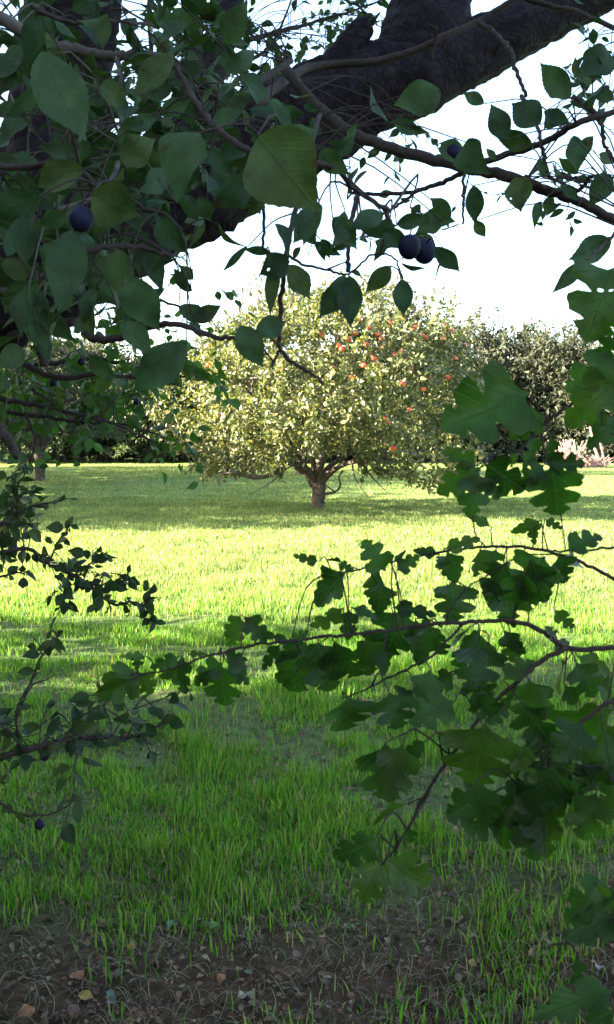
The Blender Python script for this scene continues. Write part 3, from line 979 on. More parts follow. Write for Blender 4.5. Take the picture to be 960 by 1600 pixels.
pl = Plant(plum, pb_, M['twig'], M['plum_leaf'])
px_ = lambda r, d: r * d / FPX
# grey thin branch across the upper left, and the twigs that lie over the limbs
b1 = pl.branch([(-60, 5), (0, 28), (40, 52), (72, 68), (130, 80), (180, 88), (215, 86), (260, 92)], .010, .006, 1.15, mat=M['grey_twig'])
b2 = pl.branch([(183, 88, 1.15), (190, 130, 1.12), (188, 180, 1.1), (195, 225, 1.05), (160, 300, .95), (90, 330, .9)], .004, .0022, mat=M['grey_twig'])
b3 = pl.branch([(50, 10, 1.1), (110, 35, 1.08), (175, 32, 1.1), (240, 40, 1.2)], .003, .002)
b4 = pl.branch([(-40, 250, .95), (30, 262, .9), (110, 255, .85), (150, 290, .85), (210, 320, .85), (260, 335, .85)], .004, .002)
b5 = pl.branch([(270, 92, 1.1), (300, 150, 1.0), (340, 200, .9), (390, 235, .85), (455, 250, .82), (520, 262, .85), (560, 300, .9), (610, 330, .95)], .004, .0025)
b6 = pl.branch([(-40, 460, .95), (40, 450, .95), (90, 415, .95), (150, 390, .95), (210, 385, 1), (270, 400, 1.05)], .005, .0025)
b7 = pl.branch([(210, 86, 1.15), (290, 110, 1.2), (345, 150, 1.3), (362, 160, 1.4), (400, 130, 1.5), (455, 95, 1.6)], .009, .006)
b8 = pl.branch([(395, 165, 1.5), (480, 107, 2.1), (580, 97, 2.15), (645, 80, 2.15), (695, 57, 2.15), (750, 32, 2.2), (790, 8, 2.2), (850, -30, 2.2)], .010, .007)
b9 = pl.branch([(748, 34, 2.18), (780, 58, 2.1), (798, 80, 2.0), (806, 110, 1.95), (822, 150, 1.9)], .007, .004)
b10 = pl.branch([(790, -10, 2.2), (850, 6, 2.2), (900, 18, 2.1), (960, 44, 2.0), (1010, 70, 1.9)], .007, .005)
b11 = pl.branch([(673, 95, 2.15), (682, 50, 2.12), (670, 38, 2.1)], .005, .002)
# the long branch to the right with its forks
b12 = pl.branch([(440, 100, 1.8), (480, 150, 1.75), (530, 195, 1.7), (570, 217, 1.65), (640, 240, 1.6), (730, 262, 1.55), (790, 275, 1.5), (860, 300, 1.5), (920, 322, 1.5), (975, 350, 1.5)], .0125, .008)
b13 = pl.branch([(728, 262, 1.55), (780, 245, 1.5), (850, 222, 1.45), (905, 192, 1.4), (975, 172, 1.4)], .0065, .005)
b14 = pl.branch([(728, 266, 1.55), (690, 285, 1.6), (640, 300, 1.65), (565, 303, 1.7), (545, 300, 1.7)], .005, .003)
b15 = pl.branch([(690, 285, 1.6), (655, 298, 1.6), (620, 322, 1.6), (590, 340, 1.6)], .0035, .002)
b16 = pl.branch([(845, 224, 1.45), (855, 262, 1.45), (862, 280, 1.45), (888, 276, 1.45), (935, 285, 1.4), (985, 262, 1.4)], .004, .002)
b17 = pl.branch([(895, 150, 1.4), (935, 185, 1.4), (945, 225, 1.4), (960, 250, 1.4), (975, 280, 1.4)], .004, .002)
b18 = pl.branch([(815, 150, 1.6), (838, 190, 1.5), (846, 222, 1.45)], .004, .003)
b19 = pl.branch([(725, 265, 1.5), (724, 310, 1.5), (723, 350, 1.5)], .003, .002)
b20 = pl.branch([(820, 275, 1.5), (855, 295, 1.48), (900, 300, 1.45), (930, 275, 1.4), (970, 300, 1.4)], .004, .003)
# shoots that hang into the view of the apple tree
b35 = pl.branch([(985, 330, 1.15), (965, 360, 1.12), (940, 385, 1.08), (915, 408, 1.0)], .003, .0015)
b21 = pl.branch([(500, 180, 1.2), (475, 270, 1.0), (458, 345, .95), (448, 400, .92), (441, 460, .92), (437, 520, .92), (439, 548, .92), (470, 575, .92), (487, 583, .92), (506, 601, .92)], .0034, .0016)
b22 = pl.branch([(438, 545, .92), (430, 562, .92), (424, 573, .92)], .0018, .0012)
b23 = pl.branch([(560, 300, .95), (550, 350, .93), (545, 395, .93), (543, 425, .93)], .003, .002)
b24 = pl.branch([(600, 325, .95), (620, 370, .93), (640, 395, .93), (680, 385, .93)], .003, .002)
b25 = pl.branch([(450, 400, .92), (480, 415, .92), (515, 422, .92), (545, 428, .93), (580, 400, .93), (615, 402, .93), (630, 435, .93)], .0018, .001)
b26 = pl.branch([(408, 280, .95), (412, 340, .93), (412, 385, .93), (420, 400, .93)], .0022, .0015)
# lower left branches reaching out under the limb
b27 = pl.branch([(-30, 545, 2.5), (60, 512, 2.3), (120, 505, 2.2), (150, 530, 2.1), (200, 525, 2.0), (260, 505, 1.9), (330, 525, 1.6), (375, 530, 1.4)], .016, .003)
b28 = pl.branch([(-40, 618, 2.6), (0, 624, 2.6), (62, 633, 2.6), (103, 643, 2.55), (150, 654, 2.5), (188, 666, 2.5), (240, 690, 2.5)], .009, .003)
b29 = pl.branch([(50, 608, 2.6), (75, 625, 2.6), (100, 642, 2.6)], .005, .003)
b30 = pl.branch([(150, 654, 2.5), (165, 640, 2.5), (183, 620, 2.5)], .004, .002)
b31 = pl.branch([(-70, 520, 2.5), (20, 560, 2.5), (90, 590, 2.45), (150, 585, 2.4), (210, 590, 2.4), (280, 600, 2.3)], .012, .003)
b32 = pl.branch([(-80, 560, 2.4), (-20, 640, 2.3), (0, 672, 2.3), (15, 690, 2.3), (27, 712, 2.3)], .02, .011)
b33 = pl.branch([(20, 490, 2.4), (60, 530, 2.4), (70, 572, 2.4)], .024, .012)
b34 = pl.branch([(240, 300, 2.5), (300, 330, 2.4), (360, 60, 3.1)], .004, .002) if False else None

F_, M_ = OV_FINE, OV_MID
near = [  # x0,y0,x1,y1,d,w
    (66, 82, 128, 218, .72, .52), (66, 32, 30, 98, .8, .5), (145, 300, 216, 345, .72, 1.0), (130, 262, 47, 288, .78, .55), (62, 305, -22, 345, .75, .75),
    (34, 340, 44, 412, .75, .62), (122, 242, 58, 226, .85, .45), (60, 116, 18, 192, .85, .38), (45, 195, -12, 226, .85, .7), (188, 252, 246, 218, .8, .75),
    (308, 208, 258, 300, .75, .8), (402, 272, 325, 330, .78, .5), (272, 88, 206, 145, .9, .5), (402, 212, 500, 330, .66, .84), (262, 262, 228, 305, .9, .6),
    (250, 340, 288, 402, .85, .65), (90, 380, 62, 422, .9, .8), (112, 362, 98, 480, .8, .5), (186, 390, 186, 462, .85, .7), (46, 445, 22, 522, .85, .6),
    (60, 440, -5, 470, .9, .6), (200, 430, 242, 525, .8, .62), (292, 535, 203, 622, .8, .5), (300, 455, 266, 420, 1.1, .5), (302, 437, 280, 412, 1.2, .6),
    (374, 510, 412, 574, .85, .62), (398, 520, 454, 502, .88, .62), (452, 402, 402, 430, .88, .75), (432, 410, 415, 492, .9, .3), (450, 415, 487, 468, .9, .62),
    (388, 385, 343, 426, 1.0, .22), (423, 395, 380, 385, .95, .35), (540, 430, 503, 502, .85, .6), (546, 430, 550, 514, .85, .5), (610, 415, 574, 462, .9, .55),
    (628, 435, 633, 496, .88, .55), (545, 425, 577, 438, .95, .5), (628, 408, 668, 430, .95, .35), (680, 385, 722, 428, .85, .5), (600, 335, 545, 352, .85, .6),
    (560, 350, 620, 365, .9, .6), (540, 330, 520, 390, .85, .6), (600, 360, 640, 390, .9, .6), (500, 320, 470, 375, .8, .65), (520, 340, 560, 390, .85, .6),
    (460, 335, 495, 380, .85, .6), (410, 280, 372, 312, .9, .35), (415, 300, 385, 345, .9, .4), (430, 350, 465, 395, .9, .5), (620, 350, 672, 340, 1., .5),
    (605, 192, 573, 136, 1.1, .5), (690, 142, 622, 168, 1.0, .7), (655, 205, 612, 192, 1.2, .5), (640, 190, 665, 215, 1.2, .5),
    (757, 162, 721, 142, 1.3, .5), (792, 218, 764, 160, 1.3, .6), (832, 226, 765, 206, 1.35, .45), (845, 195, 798, 152, 1.3, .75), (850, 200, 882, 165, 1.3, .6),
    (892, 152, 840, 98, 1.2, .55), (725, 246, 680, 222, 1.3, .7), (728, 222, 757, 274, 1.1, .85), (740, 290, 742, 352, 1.2, .52), (742, 345, 760, 372, 1.2, .6),
    (808, 276, 816, 330, 1.2, .75), (896, 212, 907, 268, 1.2, .7), (952, 272, 922, 322, 1.2, .65), (845, 315, 832, 350, 1.3, .4), (955, 378, 892, 402, 1.1, .55),
    (915, 408, 860, 458, 1.0, .35), (706, 338, 668, 310, 1.2, .6), (692, 345, 650, 362, 1.1, .85), (905, 160, 955, 135, 1.2, .6), (960, 90, 905, 112, 1.2, .7),
    (900, 240, 935, 215, 1.25, .7), (900, 330, 882, 345, 1.3, .4), (850, 275, 842, 245, 1.3, .5), (775, 250, 760, 230, 1.3, .5), (940, 120, 905, 85, 1.2, .6),
    (880, 290, 905, 315, 1.3, .5), (650, 370, 690, 400, .95, .6), (850, 175, 895, 190, 1.3, .5), (960, 155, 925, 140, 1.2, .6), (905, 270, 870, 250, 1.3, .5),
    (220, 180, 180, 240, .9, .5), (150, 190, 110, 160, .9, .5), (250, 180, 300, 150, 1., .5), (330, 200, 380, 170, .9, .5), (160, 130, 200, 170, 1., .5),
    (20, 130, 60, 60, 1., .5), (260, 130, 320, 100, 1.1, .5), (300, 70, 270, 20, 1.1, .5), (350, 110, 410, 80, 1.1, .45), (240, 20, 290, 60, 1.1, .5),
    (120, 30, 160, 70, 1.1, .5), (340, 350, 380, 395, 1., .3), (100, 330, 60, 360, .85, .6), (170, 330, 150, 370, .9, .6), (10, 400, 30, 350, .9, .5),
    (230, 450, 190, 500, .95, .5), (150, 450, 120, 500, 1., .5), (190, 500, 240, 560, .95, .5), (280, 480, 330, 500, 1.1, .5), (300, 500, 350, 480, 1.1, .5),
    (450, 205, 430, 150, .9, .5), (520, 240, 560, 215, .9, .6), (440, 230, 500, 200, .8, .6), (500, 235, 540, 275, .85, .6), (330, 235, 360, 280, .9, .5), (200, 200, 250, 180, .9, .5)]
for t in near:
    pl.leaf(*t, tpl=F_, tilt=.45, curl=.28, r=.0009)
# filler foliage
up_l = [b1, b2, b3, b4, b5, b6, b7]
for key in 'ABCD':
    e = {'q': Q[key][:, :3] + [0, -.10 if key != 'D' else -.03, 0], 'wood': MB(), 'leaf': MB(), 'name': 'twigs', 'mat': M['twig'], 'nl': 0}
    pl.paths.append(e); up_l.append(e)
pl.twigs((-20, 0, 420, 330), 60, 1.2, 2.2, .22, 8, .052, only=up_l, wf=.55)
pl.twigs((-20, 0, 380, 260), 40, .95, 1.5, .13, 6, .042, only=[b1, b2, b3, b4, b5, b6, b7], wf=.6)
pl.twigs((-20, 280, 200, 430), 20, .95, 1.4, .12, 6, .04, only=[b4, b6], wf=.6)
pl.twigs((-20, 280, 230, 430), 34, 1.2, 2.2, .2, 8, .050, only=up_l, wf=.55)
pl.leafmat = M['plum_leaf']
b40 = pl.branch([(340, 80, 2.7), (400, 60, 2.9), (470, 40, 3.1), (540, 20, 3.2), (600, 0, 3.3)], .01, .003)
b41 = pl.branch([(300, 180, 2.6), (350, 110, 2.8), (400, 90, 3.), (430, 60, 3.1), (460, -10, 3.2)], .01, .003)
b42 = pl.branch([(420, -60, 3.0), (500, -20, 3.2), (560, 10, 3.3), (590, 40, 3.3)], .008, .003)
b43 = pl.branch([(230, 250, 2.6), (240, 150, 2.8), (235, 60, 3.0), (230, -30, 3.1)], .012, .005)
pl.twigs((345, -10, 610, 95), 46, 2.8, 3.6, .22, 8, .040, only=[b40, b41, b42], wf=.6)
pl.twigs((220, 20, 430, 190), 30, 2.8, 3.6, .25, 9, .045, only=[b40, b41, b43], wf=.6)
pl.twigs((190, 0, 320, 140), 20, 2.7, 3.4, .25, 9, .045, only=[b43], wf=.6)
pl.twigs((535, 225, 580, 330), 7, 2.2, 2.6, .16, 7, .030, only=[b12, b14], wf=.6, rr=.001)
pl.twigs((860, 60, 970, 190), 9, 1.7, 2.2, .18, 7, .035, only=[b13, b17, b10])
pl.twigs((590, 170, 680, 235), 7, 1.7, 2.0, .12, 6, .03, only=[b12])
pl.twigs((690, 270, 740, 310), 4, 1.7, 2.0, .08, 6, .012, only=[b19], rr=.0008)
pl.twigs((860, 180, 970, 330), 9, 1.5, 1.9, .12, 6, .035, only=[b13, b16, b17, b20])
pl.twigs((440, 300, 650, 370), 8, 1.0, 1.3, .09, 5, .032, only=[b5, b23, b24, b25])
pl.finish()
# the looser green branches further out, lower left: same tree, thinner, lighter leaves
p2 = Plant(plum, pb_, M['twig'], M['plum_leaf_far'])
c1 = p2.branch([(-20, 500, 2.8), (80, 490, 2.9), (170, 470, 3.0), (250, 470, 3.0), (330, 500, 3.0)], .010, .003)
c2 = p2.branch([(-30, 560, 2.8), (60, 570, 2.9), (150, 560, 3.0), (230, 580, 3.), (300, 590, 3.)], .010, .003)
c3 = p2.branch([(-30, 640, 2.8), (60, 650, 2.8), (130, 660, 2.8), (200, 665, 2.8), (275, 690, 2.8)], .008, .002)
c4 = p2.branch([(40, 645, 2.6), (55, 690, 2.6), (40, 740, 2.6), (20, 760, 2.6)], .004, .002)
p2.twigs((-10, 440, 350, 560), 44, 2.4, 3.2, .22, 8, .045, only=[c1], wf=.62)
p2.twigs((-10, 530, 300, 630), 44, 2.4, 3.2, .22, 9, .048, only=[c2], wf=.66)
p2.twigs((-10, 600, 240, 660), 22, 2.4, 3.2, .2, 8, .045, only=[c3], wf=.66)
p2.twigs((230, 640, 300, 700), 7, 2.6, 2.9, .14, 6, .04, only=[c3], wf=.6)
p2.twigs((0, 650, 50, 740), 5, 2.4, 2.7, .14, 5, .035, only=[c4], wf=.6)
p2.finish()


def fruit(px, py, d, r, root, org, mat, name, sx=1.0, stalk_len=.012):
    mb = MB(); n1, n2 = 13, 18
    th = np.linspace(0.0, math.pi, n1); ph = np.linspace(0, 2 * math.pi, n2, endpoint=False)
    rad = r * np.sin(th) * (1 - .05 * np.cos(ph)[None, :].T * 0).mean()
    V = np.stack([np.outer(rad, np.cos(ph)) * sx, np.outer(rad, np.sin(ph)), np.repeat((r * 1.08 * np.cos(th))[:, None], n2, 1)], -1)
    V[:, 0, :] *= .96
    ii = np.arange(n1 * n2).reshape(n1, n2)
    c = P(px, py, d)
    mb.add(V.reshape(-1, 3) + c, np.stack([ii[:-1], ii[1:], np.roll(ii, -1, 1)[1:], np.roll(ii, -1, 1)[:-1]], -1).reshape(-1, 4))
    o = mb.build(name, mat, root, org)
    s = MB(); tube(s, [c + [0, 0, r * .95], c + [.002, .001, r + stalk_len * .5], c + [.004, .002, r + stalk_len]], .0009, 5)
    s.build('stalk', M['twig'], o, org)
for (x, y, d, rp) in [(127, 342, .72, 19), (640, 386, .9, 18), (664, 393, .92, 18), (708, 238, 1.3, 12),
                      (83, 598, 2.6, 6), (127, 565, 2.6, 6), (262, 578, 2.6, 6), (130, 658, 2.6, 5), (258, 592, 2.6, 6), (213, 628, 2.6, 5), (190, 410, .95, 14)]:
    fruit(x, y, d, rp * d / FPX, plum, pb_, M['plum'], 'plum')

# the rest of the plum crown, overhead and behind the viewer
mb = MB(); tw = MB(); r_ = np.random.default_rng(77)
n = 1700
cx_ = r_.uniform(-5.5, 3.2, n); cy_ = r_.uniform(-4.5, 4.0, n)
zb = np.maximum(2.75, 1.85 + .55 * cy_ + .12 * np.abs(cx_)) 
cz_ = zb + r_.random(n) ** 1.3 * (2.6 * np.sqrt(np.clip(1 - ((cx_ + 1) / 5.2) ** 2 - ((cy_ - .2) / 5.6) ** 2, 0.02, 1)))
C_ = np.stack([cx_, cy_, cz_], 1)
C_ = C_[vnoise(C_ * .9, 5) > .33]
per = 12; m_ = len(C_) * per
B = (C_[:, None] + r_.normal(0, .13, (len(C_), per, 3))).reshape(-1, 3)
leaves(mb, OV_LOW, B, r_.normal(0, 1, (m_, 3)), r_.normal(0, .5, (m_, 3)) + [0, 0, 1], r_.uniform(.05, .09, m_), .6, .3, .5)
for k in range(26):
    a0 = np.array([-.2, 2.6, 3.4]) if k % 2 else np.array([-1.6, 2.8, 3.5])
    e0 = C_[r_.integers(0, len(C_))]
    if e0[2] < 1.9 + .55 * e0[1]: continue
    tube(tw, spline([a0, (a0 + e0) / 2 + [0, 0, .5], e0], 12), np.linspace(.05, .008, 12), 7, .2, 12, k)
cr = tw.build('boughs', M['plum_bark'], plum, pb_)
mb.build('foliage', M['plum_leaf_far'], cr, pb_, smooth=False)

# --- hawthorn at the right
hb = P(1500, 1300, 1.5); hb[2] = 0
haw = empty('hawthorn_bush', tuple(hb), 'hawthorn bush reaching in from the right with dark lobed leaves', 'bush')
mb = MB()
tube(mb, spline([hb + [0, 0, -.05], hb + [-.02, -.1, .7], hb + [-.05, -.25, 1.3], hb + [-.05, -.3, 2.2]], 40), np.linspace(.045, .02, 40), 14, .3, 30, 8)
mb.build('stem', M['haw_bark'], haw, hb)
hp = Plant(haw, hb, M['haw_bark'], M['haw_leaf'])
stem_at = lambda z: (hb + [-.05, -.27, z])
def hbr(pts, r0, r1, d, root_z=None, **k):
    r0 *= .72; r1 *= .6
    e = hp.branch(pts, r0, r1, d, **k)
    if root_z is not None:
        s = stem_at(root_z); q0 = e['q'][0]
        rq = spline([s, (s + q0) / 2 + [0, 0, .03], q0], 16)
        tube(e['wood'], rq, np.linspace(r0 * 1.6, r0, 16), 8, .12, 60, 3)
        ln = np.linalg.norm(s - q0)
        kk = max(3, int(16 * (1 - .10 / ln)))
        tmp = {'q': rq[:kk], 'wood': e['wood'], 'leaf': e['leaf'], 'nl': 0}
        hp.spray(tmp, int(ln * 55), .042, .9, HAW2, droop=.4, pet=.02, t0=0)
        e['nl'] += 1
    return e
h1 = hbr([(1020, 930), (960, 905), (900, 875), (840, 858), (780, 854), (720, 858), (640, 872), (590, 884), (545, 894), (515, 893)], .0026, .0011, .78, 1.3)
h2 = hbr([(1020, 850), (960, 855), (900, 861), (845, 860)], .0020, .0014, .78, 1.32)
h3 = hbr([(1020, 1014), (960, 1012), (890, 1013), (850, 988), (810, 972), (760, 970), (720, 972), (670, 976), (600, 985), (520, 994), (430, 1003), (380, 1012), (320, 1026), (270, 1045), (235, 1052), (205, 1055)], .0034, .0011, .72, 1.2)
h4 = hbr([(885, 1014), (850, 1030), (800, 1072), (760, 1108), (730, 1150), (700, 1188), (665, 1240), (640, 1290), (618, 1325), (590, 1360)], .0030, .0014, .70)
h5 = hbr([(725, 972), (700, 1000), (672, 1028), (620, 1052), (570, 1078), (535, 1092)], .0018, .0009, .72)
h6 = hbr([(1040, 530), (985, 570), (950, 595), (905, 625), (860, 655), (835, 680), (800, 712), (770, 728)], .0028, .0012, .66, 1.75)
h7 = hbr([(1040, 1080), (960, 1094), (920, 1120), (880, 1150), (835, 1180), (815, 1215), (790, 1245)], .0026, .0012, .68, 1.15)
h8 = hbr([(1040, 1190), (960, 1195), (900, 1200), (850, 1205), (820, 1240)], .0024, .001, .66, 1.1)
h9 = hbr([(1050, 1430), (960, 1455), (900, 1470), (850, 1480)], .0024, .001, .55, 1.0)
h10 = hbr([(1050, 1560), (985, 1550), (930, 1560), (870, 1570)], .0024, .001, .55, .95)
h11 = hbr([(1040, 330), (990, 400), (965, 430), (940, 450)], .002, .001, .7, 1.9)
h12 = hbr([(760, 856), (745, 838), (740, 815), (742, 790), (760, 745), (780, 725)], .0010, .0010, .76)
h13 = hbr([(690, 980), (712, 940), (735, 915), (760, 900)], .0012, .001, .74)
h14 = hbr([(640, 1100), (690, 1060), (720, 1045), (760, 1040)], .0012, .001, .74)
h15 = hbr([(845, 668), (850, 700), (860, 722), (858, 745)], .0012, .0008, .66)
Z6 = [(110, 235, 40, 225, .4), (190, 265, 90, 348, .95), (165, 240, 205, 262, .6), (300, 262, 245, 182, .8), (320, 240, 360, 205, .4), (285, 290, 282, 382, 1.1),
      (330, 262, 396, 222, .6), (455, 215, 386, 200, .55), (470, 200, 566, 168, .42), (480, 205, 500, 288, 1.1), (575, 195, 560, 280, .8), (620, 200, 600, 262, .9),
      (492, 290, 495, 405, 1.1), (650, 235, 600, 345, .95), (760, 220, 690, 330, 1.), (795, 215, 830, 295, .8), (720, 230, 765, 350, .9), (640, 265, 650, 405, .95),
      (700, 260, 700, 380, .9), (820, 205, 925, 158, .62), (785, 372, 846, 432, .45), (180, 368, 92, 432, .55), (195, 370, 190, 460, .6), (200, 366, 276, 396, .55),
      (318, 366, 442, 380, .35), (350, 372, 300, 505, .95), (385, 400, 410, 525, .9), (420, 420, 462, 510, .9), (70, 466, -5, 545, .9), (70, 468, 45, 612, .95),
      (105, 466, 135, 605, .95), (150, 462, 222, 575, .9), (28, 466, 75, 440, .6), (240, 455, 262, 570, .85), (300, 430, 230, 520, .8), (570, 432, 515, 545, .9), (640, 430, 695, 505, .7),
      (660, 440, 665, 530, .7), (795, 508, 792, 428, .85), (570, 470, 562, 605, 1.), (190, 622, 190, 728, 1.4), (310, 612, 335, 715, 1.1), (430, 545, 408, 648, 1.),
      (500, 560, 420, 600, .7), (500, 640, 380, 690, .85), (590, 700, 562, 885, 1.15), (610, 665, 690, 600, .7), (715, 575, 730, 695, 1.1), (640, 580, 725, 512, .6),
      (850, 505, 950, 562, .6), (850, 525, 905, 622, .8), (960, 655, 788, 718, .85), (815, 590, 858, 650, .9), (965, 790, 865, 850, .9), (300, 758, 300, 925, .85),
      (392, 758, 360, 835, .5), (765, 800, 695, 925, .9), (830, 830, 862, 930, .9), (750, 740, 700, 800, .7), (560, 620, 610, 690, .8), (540, 560, 600, 640, .9),
      (640, 640, 600, 700, .8), (870, 700, 800, 800, .9), (930, 700, 960, 800, .9), (750, 115, 668, 152, .55), (742, 118, 722, 178, .7), (760, 112, 806, 142, .5),
      (606, 136, 540, 96, .45), (700, 650, 760, 760, .9), (880, 560, 960, 620, .8), (940, 900, 880, 820, .8), (520, 520, 560, 440, .6), (390, 640, 330, 600, .5)]
for t in Z6:
    x0, y0, x1, y1, wf = t
    px0, py0, px1, py1 = [440 + .5417 * x0, 750 + .5417 * y0, 440 + .5417 * x1, 750 + .5417 * y1]
    d = rng.uniform(.68, .80) if py0 < 1080 else rng.uniform(.62, .74)
    hp.leaf(px0, py0, px1, py1, d, wf * 1.1, HAW if rng.random() < .7 else HAW2, tilt=.33, ripple=.10, curl=.26, fold=.4)
for e, n_ in ((h7, 9), (h8, 7)):
    hp.spray(e, n_, .040, .85, HAW, droop=.5, pet=.02, t0=.25)
for e, n_ in ((h1, 5), (h3, 9), (h4, 4)):
    hp.spray(e, n_, .030, .85, HAW2, droop=.6, pet=.012, t0=.1)
Z8 = [(300, 20, 262, 205, .75), (372, 15, 300, 62, .5), (530, 140, 545, 290, .85), (770, 90, 735, 255, .95), (820, 115, 855, 295, .85), (905, 175, 850, 315, .9), (965, 150, 930, 235, .9),
      (215, 318, 105, 398, .85), (230, 392, 170, 515, .85), (250, 385, 385, 478, .75), (322, 285, 322, 342, .7), (965, 470, 800, 560, .7), (960, 560, 830, 640, .7), (850, 690, 850, 790, .5),
      (960, 800, 745, 850, .45), (960, 860, 870, 890, .6), (900, 460, 960, 560, .6), (650, 60, 700, 150, .7), (700, 30, 640, 110, .7)]
for (x0, y0, x1, y1, wf) in Z8:
    py0 = 1150 + .5 * y0
    hp.leaf(480 + .5 * x0, py0, 480 + .5 * x1, 1150 + .5 * y1, .62 if (py0 < 1340 or x0 < 500) else .52, wf, HAW, tilt=.35, ripple=.1)
Z4 = [(962, 75, 888, 268, 1.0), (960, 210, 915, 300, .8), (962, 290, 915, 365, .8), (965, 350, 838, 445, .8), (968, 430, 826, 545, .95), (968, 540, 900, 620, .8), (690, 468, 452, 570, .85),
      (742, 535, 638, 595, .75), (532, 697, 430, 648, .55), (545, 700, 425, 782, .75), (552, 690, 672, 770, 1.0), (530, 712, 530, 840, .9), (742, 690, 866, 692, .6), (765, 690, 785, 848, 1.1),
      (742, 692, 676, 742, .9), (722, 600, 690, 692, .4), (762, 600, 768, 700, .4), (650, 655, 640, 700, .5), (560, 720, 590, 800, .8)]
for (x0, y0, x1, y1, wf) in Z4:
    hp.leaf(480 + .5 * x0, 380 + .5 * y0, 480 + .5 * x1, 380 + .5 * y1, .62, wf, HAW, tilt=.28, ripple=.1)
Z5 = [(755, 520, 700, 590, .6), (765, 525, 835, 600, .7), (750, 525, 730, 620, .7), (905, 605, 815, 580, .3), (880, 610, 815, 690, .4), (455, 650, 380, 650, .4), (425, 640, 430, 690, .9),
      (440, 700, 312, 780, .9), (430, 700, 480, 770, .9), (420, 705, 340, 700, .4), (560, 650, 480, 690, .55), (570, 655, 560, 760, .8), (590, 645, 640, 640, .4),
      (700, 670, 600, 720, .7), (690, 670, 690, 810, .95), (710, 670, 780, 720, .6), (700, 640, 770, 660, .5), (940, 640, 900, 760, .9), (930, 610, 960, 580, .5)]
for (x0, y0, x1, y1, wf) in Z5:
    hp.leaf(.5 * x0, 700 + .5 * y0, .5 * x1, 700 + .5 * y1, rng.uniform(.70, .76), wf, HAW, tilt=.33, ripple=.1)
hp.finish()

# --- blackthorn at the left
sb = P(-420, 1500, 1.9); sb[2] = 0
slo = empty('blackthorn_bush', tuple(sb), 'blackthorn bush poking in from the left with small dark leaves and sloes', 'bush')
sp_ = Plant(slo, sb, M['haw_bark'], M['sloe_leaf'])
mb = MB()
tube(mb, spline([sb + [0, 0, -.05], sb + [.05, -.05, .6], sb + [.02, -.1, 1.2], sb + [.1, -.1, 1.7]], 40), np.linspace(.03, .012, 40), 12, .3, 40, 9)
mb.build('stem', M['haw_bark'], slo, sb)
def sbr(pts, r0, r1, d, root_z=None):
    e = sp_.branch([(.5 * a, 700 + .5 * b) for a, b in pts], r0, r1, d)
    if root_z is not None:
        s = sb + [.03, -.08, root_z]; q0 = e['q'][0]
        tube(e['wood'], spline([s, (s + q0) / 2 + [0, 0, .03], q0], 14), np.linspace(r0 * 1.5, r0, 14), 6, .1, 60, 3)
    return e
s1 = sbr([(-60, 300), (0, 325), (90, 315), (150, 360), (230, 400), (285, 430), (350, 488), (410, 482), (450, 492), (470, 515), (482, 545)], .0042, .0012, 1.5, 1.25)
s2 = sbr([(150, 360), (180, 300), (205, 265), (215, 232)], .002, .001, 1.5)
s3 = sbr([(-60, 400), (0, 402), (50, 388), (95, 385)], .0025, .0012, 1.5, 1.2)
s4 = sbr([(-40, 260), (30, 220), (48, 150), (62, 100), (80, 50)], .003, .0012, 1.55, 1.3)
s5 = sbr([(40, 205), (100, 182), (160, 170), (215, 158)], .002, .001, 1.5)
s6 = sbr([(230, 400), (262, 370), (300, 358), (335, 345)], .0018, .001, 1.5)
s7 = sbr([(285, 430), (340, 425), (385, 415), (400, 388)], .0018, .001, 1.5)
s8 = sbr([(440, 490), (462, 470), (478, 442)], .0014, .0008, 1.5)
s9 = sbr([(-40, 200), (0, 190), (40, 170), (80, 140), (120, 150)], .002, .001, 1.55, 1.32)
s10 = sbr([(180, 445), (160, 465), (135, 485)], .0014, .0008, 1.5)
for e, n in ((s1, 52), (s2, 10), (s3, 10), (s4, 18), (s5, 9), (s6, 11), (s7, 12), (s8, 5), (s9, 18)):
    sp_.spray(e, n, .0235, .62, OV_MID, droop=.15, pet=.006)
sp_.twigs((0, 735, 60, 850), 12, 1.45, 1.7, .10, 9, .026, only=[s9, s4, s1], wf=.6, rr=.001)
sp_.twigs((60, 880, 180, 930), 9, 1.45, 1.6, .07, 7, .026, only=[s1], wf=.6, rr=.001)
s11 = sbr([(-80, 1000), (0, 968), (70, 945), (150, 925), (230, 912), (300, 905), (400, 903), (460, 890), (545, 828)], .0055, .0014, 1.15, .85)
s12 = sbr([(60, 945), (55, 890), (50, 835), (65, 790), (92, 740), (112, 690), (132, 650), (155, 620), (180, 590), (165, 568)], .0022, .001, 1.15)
s13 = sbr([(52, 850), (75, 790), (98, 745), (135, 728), (175, 710)], .0018, .0008, 1.15)
s14 = sbr([(132, 650), (120, 610), (100, 588)], .0012, .0006, 1.15)
s15 = sbr([(-60, 860), (0, 862), (55, 868)], .002, .001, 1.15, .9)
s16 = sbr([(200, 912), (240, 860), (280, 820), (330, 800)], .0018, .0008, 1.15)
s17 = sbr([(-20, 1100), (12, 1114), (62, 1144), (156, 1144), (222, 1110), (240, 1085)], .002, .0008, 1.1, .7)
s18 = sbr([(400, 903), (420, 865), (460, 850)], .0014, .0008, 1.15)
for e, n, sz in ((s11, 40, .024), (s12, 6, .022), (s15, 9, .024), (s16, 10, .024), (s17, 4, .02), (s18, 6, .022), (s14, 2, .02)):
    sp_.spray(e, n, sz, .6, OV_MID, droop=.35, pet=.006)
for (x0, y0, x1, y1) in [(160, 600, 120, 640), (165, 590, 200, 640), (150, 620, 110, 630), (175, 590, 195, 565), (160, 570, 145, 600), (108, 695, 48, 700), (170, 600, 190, 640), (150, 610, 150, 660)]:
    sp_.leaf(.5 * x0, 700 + .5 * y0, .5 * x1, 700 + .5 * y1, 1.15, .5, OV_MID, only=[s12])
